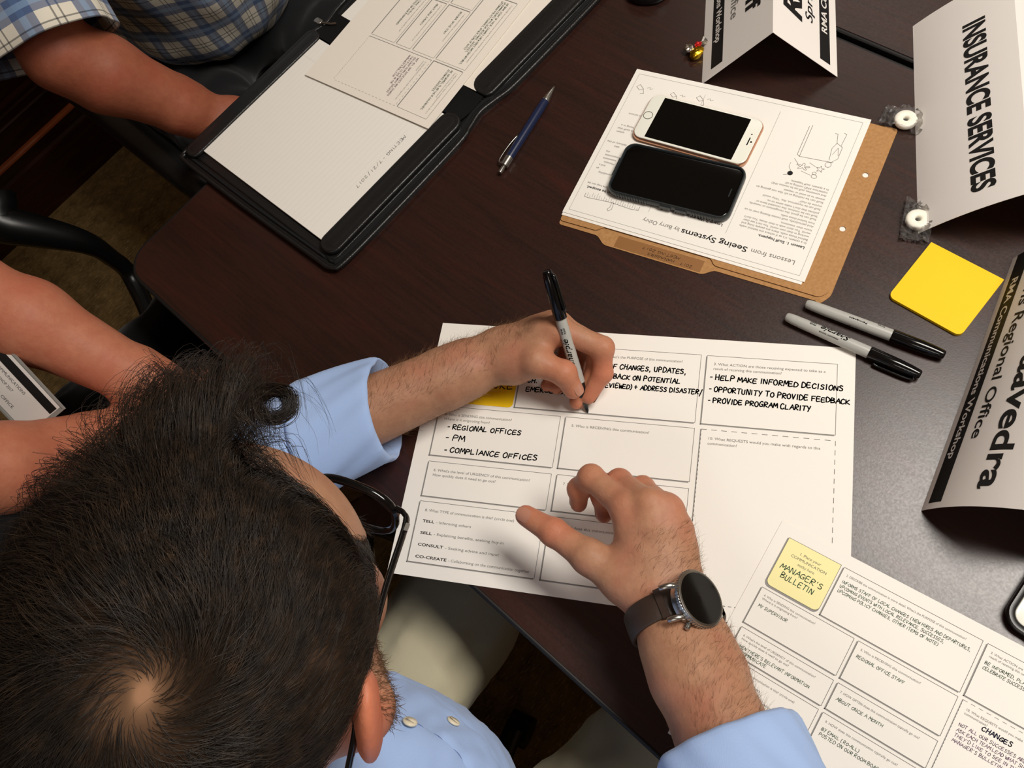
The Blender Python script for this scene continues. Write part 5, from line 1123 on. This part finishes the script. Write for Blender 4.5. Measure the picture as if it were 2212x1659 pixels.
# ---- shirt with rolled sleeves
def crease(P): return .0032 * vnoise(P, 38, 1) + .0020 * vnoise(P, 95, 2) + .0012 * vnoise(P, 190, 3)
def along(E, W, p): return (p - E) @ ((W - E) / np.linalg.norm(W - E))
tL1 = along(LE, LW, T(848, 880, 45)); tL0 = along(LE, LW, T(665, 940, 55)); tR1 = along(RE, RW, RC)
LCU = LE + (LW - LE) / np.linalg.norm(LW - LE) * max(.03, tL0 + .018); RCU = RE + (RW - RE) / np.linalg.norm(RW - RE) * max(.03, tR1 - .055)
shirt = Grp([('u', .05, Ell((-0.285, 0.185, 0.78), (.158, .182, .20))), ('u', .06, Ell((-0.315, 0.175, 0.90), (.125, .19, .115))), ('u', .05, Ell((-0.385, 0.175, 0.60), (.155, .185, .15))), ('u', .05, Ell((-0.190, 0.150, 0.785), (.076, .080, .11))),
    ('u', .05, Cone(LS, V(-.28, .25, .96), .078, .075)), ('u', .05, Cone(RS, V(-.28, .10, .96), .078, .075)), ('u', .04, Cone(LS, LE, .072, .060)), ('u', .04, Cone(RS, RE, .072, .060)),
    ('u', .03, Cone(LE, LCU, .056, .048)), ('u', .03, Cone(RE, RCU, .058, .052)), ('s', .01, Cone(H(0, -.022, -.055), neckb + V(0, 0, -.01), .066, .070))])
slo = np.minimum(np.minimum(RE, LE), V(-.55, -.15, .44)) - .09; shi = np.maximum(np.maximum(RE, LE), V(-.08, .5, 1.06)) + .09
shirtA, vS, fS, nS = solid('shirt', shirt, .0042, slo, shi, 'blue shirt cloth', pa, disp=crease)
def cuff(name, E, W, t0, t1, r0, r1, w, flatk, seed, lift=V(0, 0, 0), skew=0.0):
    """rolled-back sleeve: folded band with an inner return, slightly flattened and wrinkled"""
    d = W - E; L = np.linalg.norm(d); d = d / L; n = np.cross(d, w); a = np.linspace(0, 2 * math.pi, 97); r = np.random.default_rng(seed); G = []
    prof = [(t0 + .004, r0 * .80), (t0 + .0005, r0 * .93), (t0, r0), (t0 + .004, r0 + .0025)] + [(t0 + (t1 - t0) * k, r0 + (r1 - r0) * k + .0028) for k in np.linspace(.08, .92, 12)] + [(t1 - .003, r1 + .0022), (t1, r1), (t1 - .0006, r1 - .0022), (t1 - .02, r1 - .006), (t1 - .045, r1 - .0075)]
    ph1, ph2, ph3 = r.uniform(0, 6.28, 3)
    for t, rad in prof:
        k = np.clip((t - t0) / (t1 - t0), 0, 1); wr_ = .0024 * np.sin(3 * a + ph1 + 3 * k) * (1 - .6 * k) + .0014 * np.sin(7 * a + ph2 + 5 * k) * (1 - .5 * k) + .0007 * np.sin(13 * a + 9 * k + ph3)
        tt = t + skew * np.cos(a) + .0012 * np.sin(2 * a + ph2); c = E + d * tt[:, None] + lift * k
        G.append(c + ((rad + wr_) * np.cos(a))[:, None] * w + ((rad * flatk + wr_) * np.sin(a))[:, None] * n)
    G = np.array(G); b = MB(); b.grid(G.transpose(1, 0, 2)[:, ::-1]); o = b.build(name, MATS['blue shirt cloth'], pa, smooth=True); return pin(o)
cuff('rolled_cuff', LE, LW, tL0, tL1 - .006, .0605, .0525, wL, .90, 3, lift=wL * .006, skew=-.016)
cuff('rolled_cuff', RE, RW, tR1 - .085, tR1, .060, .0545, wR, .90, 6, skew=-.004)
# collar
b = MB(); a = np.linspace(.5, 2 * math.pi - .5, 60); nd = H(0, -.022, -.055) - neckb; nd /= np.linalg.norm(nd); cx = np.cross(V(0, 1, 0), nd); cx /= np.linalg.norm(cx); cy = np.cross(nd, cx)
G = [[neckb + nd * (zz + .010) + (rr_) * (math.cos(t) * cx + math.sin(t) * cy) for t in a] for zz, rr_ in ((-.01, .070), (.010, .069), (.026, .068), (.030, .070), (.026, .0735), (.004, .080), (-.012, .088))]
b.grid(np.array(G).transpose(1, 0, 2)); pin(b.build('collar', MATS['blue shirt cloth'], pa, smooth=True))
# placket and buttons, laid on the shirt front
from mathutils.bvhtree import BVHTree
def bvh(v, f): return BVHTree.FromPolygons([tuple(p) for p in v], [tuple(q) for q in f])
bs = bvh(vS, fS)
def hit(px, py, tree):
    d = at(px, py, 0) - CAM_C; d = d / np.linalg.norm(d); h = tree.ray_cast(Vector(CAM_C), Vector(d)); return (V(*h[0]), V(*h[1])) if h[0] is not None else (None, None)
def on_shirt(q, lift):
    p, n = hit(q[0], q[1], bs)
    if p is None: return None
    return p + (n if n @ (CAM_C - p) > 0 else -n) * lift
e1 = spline([(838, 1462), (890, 1474), (945, 1510), (1000, 1556), (1046, 1598), (1080, 1652), (1095, 1700)], 40); e2 = spline([(836, 1540), (872, 1552), (915, 1572), (955, 1598), (990, 1630), (1012, 1672), (1020, 1712)], 40)
rows = []
for p1, p2 in zip(e1, e2):
    t0 = next((t for t in np.linspace(0, .8, 41) if on_shirt(p1 * (1 - t) + p2 * t, 0) is not None), None)
    if t0 is None: continue
    row = [on_shirt(p1 * (1 - k) + p2 * k, (.0002 if j in (0, 8) else .0020) + .0007 * math.sin(p1[0] * .11 + k * 6)) for j, k in enumerate(np.linspace(t0 + .02, 1, 9))]
    if all(r is not None for r in row): rows.append(row)
if len(rows) > 3:
    b = MB(); b.grid(np.array(rows)); pin(b.build('placket', MATS['blue shirt cloth'], pa, smooth=True))
for px, py in ((883, 1568), (975, 1566)):
    p, n = hit(px, py, bs)
    if p is None: continue
    if n @ (CAM_C - p) < 0: n = -n
    p = p + n * .002
    b = MB(); b.lathe(p + n * .0005, p + n * .004, [(0, .0054), (.0012, .0058), (.0020, .0052), (.0018, .0036), (.0016, .0006)], 18); pin(b.build('button', MATS['shell button'], pa, smooth=True))

# ---- trousers and shoes
def legs(hipL, kneeL, footL, hipR, kneeR, footR, r=(.090, .066, .055)):
    g = []
    for h_, k_, f_ in ((hipL, kneeL, footL), (hipR, kneeR, footR)): g += [('u', .03, Cone(h_, k_, r[0], r[1])), ('u', .02, Cone(k_, f_, r[1], r[2]))]
    return Grp(g + [('u', .05, Ell((V(*hipL) + V(*hipR)) / 2 + V(0, 0, .02), (.13, .17, .10) if abs(V(*kneeL)[0] - V(*hipL)[0]) > .2 else (.17, .13, .10)))])
def trousers(parent, args, material, h=.006, amt=1.0):
    g = legs(*args); P = np.array(args); return solid('trousers', g, h, P.min(0) - .13, P.max(0) + .13, material, parent, disp=lambda p: amt * (.0050 * vnoise(p, 34, 5) + .0035 * vnoise(p, 80, 6) + .0015 * vnoise(p, 160, 7)))
def shoe(parent, ankle, dirx, mat='black leather'):
    d = V(dirx[0], dirx[1], 0); d /= np.linalg.norm(d); a = V(ankle[0], ankle[1], 0); g = Grp([('u', .02, Cone(a - d * .04 + V(0, 0, .045), a + d * .02 + V(0, 0, .065), .036, .04)), ('u', .02, Cone(a - d * .045 + V(0, 0, .036), a + d * .17 + V(0, 0, .030), .034, .030)), ('u', .02, Ell(a + d * .15 + V(0, 0, .032), (.05, .042, .030)))])
    o = solid('shoe', g, .005, a + V(-.25, -.25, .001), a + V(.25, .25, .13), mat, parent)[0]
trousers(pa, ((-.40, .275, .53), (.10, .325, .535), (.05, .33, .09), (-.40, .075, .53), (.10, .02, .52), (.12, .01, .09)), 'khaki cloth')
shoe(pa, (.05, .33), (1, .1)); shoe(pa, (.12, .01), (1, -.1))

# ------------------------------------------------------------------ wrist watch
wt = empty('wristwatch', tuple(RW)); tag(wt, 'round black-faced steel watch with brown strap on the right wrist above the worksheets', 'watch')
def wp(o): return pin(o, wt)
dA = (RW - RE) / np.linalg.norm(RW - RE); nW = np.cross(dA, wR); nW = nW if nW[2] > 0 else -nW
WCN = RW - dA * .006
th = math.radians(-34)                                   # the case sits a little to the outside of the wrist
fn = nW * math.cos(th) + wR * math.sin(th); fs = wR * math.cos(th) - nW * math.sin(th)
wc = at(1498, 1299, RW[2] + .024); vdir = CAM_C - wc; vdir /= np.linalg.norm(vdir)
wc = wc + vdir * .007
fn = vdir * math.cos(.80) + (CAM_R * .91 + CAM_U * .42) * math.sin(.80); fn /= np.linalg.norm(fn); fs = np.cross(np.cross(fn, -wR), fn); fs = fs - fn * (fs @ fn); fs /= np.linalg.norm(fs)
if fs @ wR > 0: fs = -fs
MW = np.eye(4); MW[:3, 0] = fs; MW[:3, 1] = np.cross(fn, fs); MW[:3, 2] = fn; MW[:3, 3] = wc
b = MB(); b.lathe((0, 0, 0), (0, 0, 1), [(-.0035, .0195), (-.0030, .0210), (.0030, .0215), (.0040, .0222), (.0046, .0228)], 48); wp(b.build('case', MATS['brushed steel'], wt, M=MW, auto=40))
b = MB(); b.lathe((0, 0, 0), (0, 0, 1), [(.0046, .0228), (.0075, .0230), (.0086, .0226), (.0090, .0216), (.0088, .0205)], 64)
for k in range(60):
    a = k / 60 * 2 * math.pi; b.box((-.0007, -.0005, .0047), (.0007, .0005, .0076), M=frame((.0231 * math.cos(a), .0231 * math.sin(a), 0), (-math.sin(a), math.cos(a), 0)))
wp(b.build('bezel', MATS['brushed steel'], wt, M=MW, auto=40))
b = MB(); b.lathe((0, 0, 0), (0, 0, 1), [(.0086, .0208), (.0090, .0206), (.0091, .0002)], 48); wp(b.build('dial', MATS['screen black'], wt, M=MW))
for sx in (-1, 1):
    for sy in (-1, 1):
        b = MB(); b.tube(spline([(sx * .015, sy * .0125, .002), (sx * .0215, sy * .0125, .0025), (sx * .026, sy * .0125, -.001), (sx * .0275, sy * .0125, -.0050)], 12), .0021, 8, flat=(1.2, 1)); wp(b.build('lug', MATS['brushed steel'], wt, M=MW, smooth=True))
sd = -1 if (MW[:3, 1] @ dA) > 0 else 1
for ang, ln_, r_ in ((sd * 90, .0052, .0030), (sd * 90 + 38, .0046, .0022), (sd * 90 - 38, .0046, .0022)):
    a = math.radians(ang); u = V(math.cos(a), math.sin(a), 0); b = MB(); b.lathe(u * .0205 + V(0, 0, .001), u * .03 + V(0, 0, .001), [(0, .0014), (.0025, .0014), (.0026, r_), (.0026 + ln_ * .8, r_), (.0026 + ln_, r_ * .6)], 16); wp(b.build('pusher', MATS['brushed steel'], wt, M=MW, auto=40))
# strap: follows the wrist from lug to lug
a = np.linspace(math.radians(28), math.radians(332), 64); G = []
rx, rz = .0395, .0315
for t in a:
    c0_ = WCN; u_ = nW * math.cos(t + th * 1) * rz + wR * math.sin(t + th * 1) * rx * 1.0; nn_ = u_ / np.linalg.norm(u_)
    p = c0_ + u_; row = []
    hw = .0112
    for yy, zz in ((-hw, -.0010), (-hw, .0008), (-hw + .0015, .0018), (0, .0022), (hw - .0015, .0018), (hw, .0008), (hw, -.0010), (-hw, -.0010)): row.append(p + dA * yy + nn_ * zz)
    G.append(row)
b = MB(); b.grid(np.array(G)); wp(b.build('strap', MATS['brown leather strap'], wt, auto=50))
b = MB()
tb = math.radians(75) + th; 
for t in (math.radians(64) + th,):
    u_ = nW * math.cos(t) * rz + wR * math.sin(t) * rx; nn_ = u_ / np.linalg.norm(u_)
    b.box((-.003, -.0125, -.001), (.003, .0125, .0036), M=frame(WCN + u_, np.cross(dA, nn_), nn_))
wp(b.build('strap_keeper', MATS['brown leather strap'], wt))
# ------------------------------------------------------------------ the two people seen in part
def cloth_tube(name, A, Bp, r0, r1, parent, material, u0=0.0, seed=0, flat=1.0, taper=()):
    """short sleeve: open tube with a turned hem; UV in metres"""
    d = Bp - A; L = np.linalg.norm(d); d /= L; w = np.cross(d, V(0.2, 0.1, 1)); w /= np.linalg.norm(w); n = np.cross(d, w); a = np.linspace(0, 2 * math.pi, 73); r = np.random.default_rng(seed); p1, p2 = r.uniform(0, 6.28, 2); G = []; UV = []
    prof = [(L * k, r0 + (r1 - r0) * k) for k in np.linspace(0, 1, 24)] + [(L + .001, r1 - .001), (L - .003, r1 - .003), (L - .03, r1 - .006)]
    for t, rad in prof:
        k = t / L; wv = .004 * np.sin(3 * a + p1 + 4 * k) * (.5 + .5 * k) + .002 * np.sin(7 * a + p2 - 6 * k); G.append(A + d * t + ((rad + wv) * np.cos(a))[:, None] * w + ((rad + wv) * np.sin(a))[:, None] * n); UV.append(np.c_[a * .068 + u0, np.full(73, t)])
    G = np.array(G); UV = np.array(UV); b = MB(); b.grid(G.transpose(1, 0, 2)[:, ::-1]); o = b.build(name, MATS[material], parent, smooth=True); pin(o, parent)
    me = o.data; ul = me.uv_layers.new(name='UVMap'); uv = UV.transpose(1, 0, 2)[:, ::-1].reshape(-1, 2); li = np.zeros(len(me.loops), np.int32); me.loops.foreach_get('vertex_index', li); ul.data.foreach_set('uv', uv[li].astype(np.float32).ravel()); return o
def simple_hand(W, d, s, n, curl=.5, sc=1.0):
    """relaxed hand: d forward, s towards the thumb, n out of the back"""
    d = d / np.linalg.norm(d); s = s - d * (s @ d); s /= np.linalg.norm(s); n = n - d * (n @ d) - s * (n @ s); n /= np.linalg.norm(n)
    M_, F_, R_ = [], [], []
    for i, (o, l, segs) in enumerate(((.027, .088, (.045, .026, .022)), (.008, .092, (.049, .030, .023)), (-.011, .086, (.045, .028, .023)), (-.029, .076, (.035, .021, .020)))):
        m = W + d * l * sc + s * o * sc; ch = [m]; a = curl * .7
        for k, sg in enumerate(segs): ch.append(ch[-1] + (d * math.cos(a) - n * math.sin(a) + s * o * .25) * sg * sc); a += curl * (1.1, .8, .5)[k]
        M_.append(m); F_.append(ch); R_.append([.0105 - .0008 * i, .0093 - .0007 * i, .0082 - .0006 * i, .0073 - .0005 * i])
    T_ = [W + d * .028 + s * .022 - n * .004, W + d * .062 + s * .044 - n * .010, W + d * .092 + s * .052 - n * .018, W + d * .116 + s * .052 - n * .024]
    return hand_nodes(W, s * -1 if False else s, M_[::1], F_, T_, R_, (.0135, .0115, .0094), -n)
def simple_person(name, label, loc, seat, face, headp, pitch, yaw, shL, elL, wrL, shR, elR, wrR, hL, hR, skinm, torso, rr=(.042, .028), h=.0034):
    e = empty(name, loc); tag(e, label, 'person')
    Mh = euler(math.radians(pitch), 0, math.radians(yaw)); Hh = lambda x, y, z: headp + Mh @ V(x, y, z)
    nb = Hh(0, -.075, -.125); g = [('u', .02, head_nodes(Hh, Mh.T)), ('u', .03, Cone(Hh(0, -.022, -.035), nb, .054, .062)), ('u', .03, Cone(shL, nb, .045, .05)), ('u', .03, Cone(shR, nb, .045, .05))]
    for c, r in torso: g.append(('u', .05, Ell(c, tuple(x - .03 for x in r))))
    for S_, E_, W_, hn in ((shL, elL, wrL, hL), (shR, elR, wrR, hR)):
        w = np.cross(W_ - E_, V(0, 0, 1)); w /= np.linalg.norm(w); g += [('u', .035, Cone(S_, E_, .052, .043)), ('u', .02, forearm(E_, W_, w, rr[0], rr[1])), ('u', .014, hn)]
    P = np.array([shL, elL, wrL, shR, elR, wrR, headp, V(*torso[-1][0])]); lo_, hi_ = P.min(0) - .22, P.max(0) + .22
    o, v, f, n = solid('body', Grp(g), h, lo_, hi_, skinm, e, smooth=2)
    for s in (-1, 1): eye(Hh, s, e)
    return e, Mh, Hh, (o, v, f, n)
WH0 = V(.01, -.06, .115) - HC; WH0 = WH0 / HRAD; WH0 /= np.linalg.norm(WH0)
# ---- plaid shirt, at the end of the table
bS, bE, bW = V(.195, 1.235, 1.085), at(128, 118, .885), at(442, 250, .722)
bS2, bE2, bW2 = V(.575, 1.235, 1.085), V(.70, 1.06, .87), V(.61, .99, .772)
dB = bW - bE; dB2 = V(-.3, -.9, -.05)
torsoB = [((.40, 1.275, .80), (.172, .165, .20)), ((.39, 1.245, 1.00), (.175, .135, .14)), ((.385, 1.36, .62), (.18, .14, .14))]
pb, MhB, HhB, bb = simple_person('person', 'person in a blue and white plaid short-sleeved shirt behind the padfolio', (.365, 1.36, .455), None, None, V(.38, 1.235, 1.37), -24, 180,
    bS2, bE2, bW2, bS, bE, bW, simple_hand(bW2, dB2, V(-1, 0, 0), V(0, 0, 1), .35), simple_hand(bW, V(.25, -.75, -.28), V(1, .3, .3), V(-.3, -.2, 1), .8), 'skin ruddy', torsoB, (.046, .030))
def creaseB(P): return .004 * vnoise(P, 34, 11) + .003 * vnoise(P, 70, 12)
shB = Grp([('u', .05, Ell(torsoB[0][0], torsoB[0][1])), ('u', .05, Ell(torsoB[1][0], torsoB[1][1])), ('u', .05, Ell((.40, 1.33, .66), (.172, .165, .10))), ('u', .05, Cone(bS, V(.33, 1.24, 1.10), .075, .07)), ('u', .05, Cone(bS2, V(.43, 1.24, 1.10), .075, .07)), ('s', .01, Cone(HhB(0, -.02, -.05), HhB(0, -.075, -.13), .064, .068))])
solid('shirt', shB, .0065, V(.03, 1.0, .54), V(.72, 1.5, 1.22), 'plaid cloth', pb, disp=creaseB, uv=lambda v: np.c_[np.arctan2(v[:, 0] - .40, -(v[:, 1] - 1.27)) * .175, v[:, 2] + .35 * (v[:, 1] - 1.1) * 0])
# hanging front tails of the shirt over the lap
cloth_tube('sleeve', bS + (bE - bS) * .05, bS + (bE - bS) * .97, .078, .084, pb, 'plaid cloth', .02, 1); cloth_tube('sleeve', bS2 + (bE2 - bS2) * .05, bS2 + (bE2 - bS2) * .80, .074, .071, pb, 'plaid cloth', .03, 2)
for k in range(6):
    z = 1.04 - k * .075; y = None
    tb_ = bvh(np.array([[.36, 1.0, z], [.37, 1.0, z], [.365, 1.01, z]]), [(0, 1, 2)]) if False else None
trousers(pb, ((.47, 1.36, .53), (.49, .96, .53), (.49, .98, .09), (.26, 1.36, .53), (.24, .96, .53), (.24, .98, .09)), 'charcoal cloth', .008)
shoe(pb, (.49, .97), (0, -1)); shoe(pb, (.24, .97), (0, -1))
lnB, rB = make_hair((MhB, HhB(0, 0, 0)), hairy, WH0, 500, 8, hmapA, .045, 21); strands('hair', lnB, rB * 2, 'brown hair', pb); undercoat(hairy, WH0, MhB, HhB(0, 0, 0), pb, 'scalp shade', .03)
# ---- black clothes, between the table corner and the man in blue
cE, cW = at(-75, 622, .86), at(378, 858, .690); cE2, cW2 = at(-130, 1050, .86), at(262, 932, .690)
cS, cS2 = V(-.44, .965, 1.00), V(-.44, .615, 1.00)
hc = at(478, 940, .665)
torsoC = [((-.405, .79, .78), (.150, .165, .20)), ((-.43, .79, .95), (.125, .17, .13)), ((-.47, .79, .60), (.14, .17, .13))]
pc, MhC, HhC, cb_ = simple_person('person', 'person in black clothes with bare forearms and a name badge at the left edge', (-.46, .80, .455), None, None, V(-.34, .79, 1.225), -25, -90,
    cS, cE, cW, cS2, cE2, cW2, simple_hand(cW, hc - cW + V(.01, -.03, 0), V(.6, .3, .6), V(-.3, .4, .7), .7, .92), simple_hand(cW2, hc - cW2 + V(.02, .02, .0), V(.6, -.3, .5), V(.2, -.5, .9), .5, .92), 'skin warm', torsoC, (.046, .026))
shC = Grp([('u', .05, Ell(c, r)) for c, r in torsoC] + [('u', .05, Cone(cS, V(-.43, .85, 1.0), .068, .07)), ('u', .05, Cone(cS2, V(-.43, .73, 1.0), .068, .07)), ('u', .03, Cone(cS, cS + (cE - cS) * .7, .066, .058)), ('u', .03, Cone(cS2, cS2 + (cE2 - cS2) * .7, .066, .058)), ('s', .01, Cone(HhC(0, -.02, -.05), HhC(0, -.075, -.13), .062, .066))])
solid('blouse', shC, .007, V(-.70, .45, .46), V(.0, 1.15, 1.12), 'black cloth', pc, disp=lambda P: .003 * vnoise(P, 40, 21))
trousers(pc, ((-.44, .885, .53), (-.02, .915, .535), (-.02, .915, .09), (-.44, .705, .53), (-.01, .735, .53), (.0, .735, .09)), 'black cloth', .008)
shoe(pc, (-.02, .915), (1, 0)); shoe(pc, (0, .735), (1, 0))
lnC, rC = make_hair((MhC, HhC(0, 0, 0)), hairy, WH0, 500, 8, hmapA, .09, 31); strands('hair', lnC, rC * 2, 'brown hair', pc); undercoat(hairy, WH0, MhC, HhC(0, 0, 0), pc, 'scalp shade', .03)
# name badge in a clear sleeve clipped to the black top
P0, P1, P2 = at(50, 787, .815), at(140, 884, .775), at(76, 922, .768)
bx = (P1 - P0) / np.linalg.norm(P1 - P0); by = (P2 - P1); by -= bx * (by @ bx); by /= np.linalg.norm(by); bz = np.cross(bx, by); bz = bz if bz[2] > 0 else -bz; by = np.cross(bz, bx)
MBd = np.eye(4); MBd[:3, 0], MBd[:3, 1], MBd[:3, 2], MBd[:3, 3] = bx, by, bz, P1
sgn = -1 if (P2 - P1) @ by < 0 else 1
bd = empty('name_badge', tuple(P1)); tag(bd, 'name badge in a clear plastic sleeve hanging on the black top', 'badge')
def bp_(o): return pin(o, bd)
b = MB(); y0_, y1_ = sorted((0, sgn * .060)); 
for lo_, hi_ in (((-.100, y0_, -.0008), (0, y1_, -.0002)),): b.box(lo_, hi_)
for lo_, hi_ in (((-.100, sgn * .0 - .0012, -.001), (0, sgn * .0 + .0012, .0012)), ((-.0024, y0_, -.001), (0, y1_, .0012)), ((-.100, sgn * .060 - .0012, -.001), (0, sgn * .06 + .0012, .0012))): b.box(lo_, hi_)
bp_(b.build('plastic_sleeve', MATS['clear plastic'], bd, M=MBd))
b = MB(); ya, yb = sorted((sgn * .0030, sgn * .057)); b.box((-.096, ya, -.0001), (-.005, yb, .0003)); yc, yd = sorted((sgn * .007, sgn * .018)); b.box((-.096, yc, .0003), (-.006, yd, .0005), 1)
for k, (t, w_, yy) in enumerate((('COMMUNICATIONS', .045, .026), ('WORKSHOP 2017', .034, .035), ('REGIONAL OFFICE', .048, .049))):
    v, f = glyphs(t); sx = w_ / v[:, 0].max(); b.add(np.c_[-.085 + v[:, 0] * sx, sgn * (yy - v[:, 1] * .0055), np.full(len(v), .0004)], f, 1)
bp_(b.build('card', [MATS['card stock'], MATS['ink black']], bd, M=MBd))
b = MB(); yk = sgn * .030; b.tube([(-.080, yk, .004), (-.098, yk, .006), (-.118, yk, .008)], .0022, 8, flat=(2.2, 1)); b.lathe((-.085, yk, .001), (-.085, yk, .006), [(0, .0045), (.004, .0045), (.005, .003), (.0052, .0003)], 14); bp_(b.build('clip', MATS['brushed steel'], bd, M=MBd, auto=40))
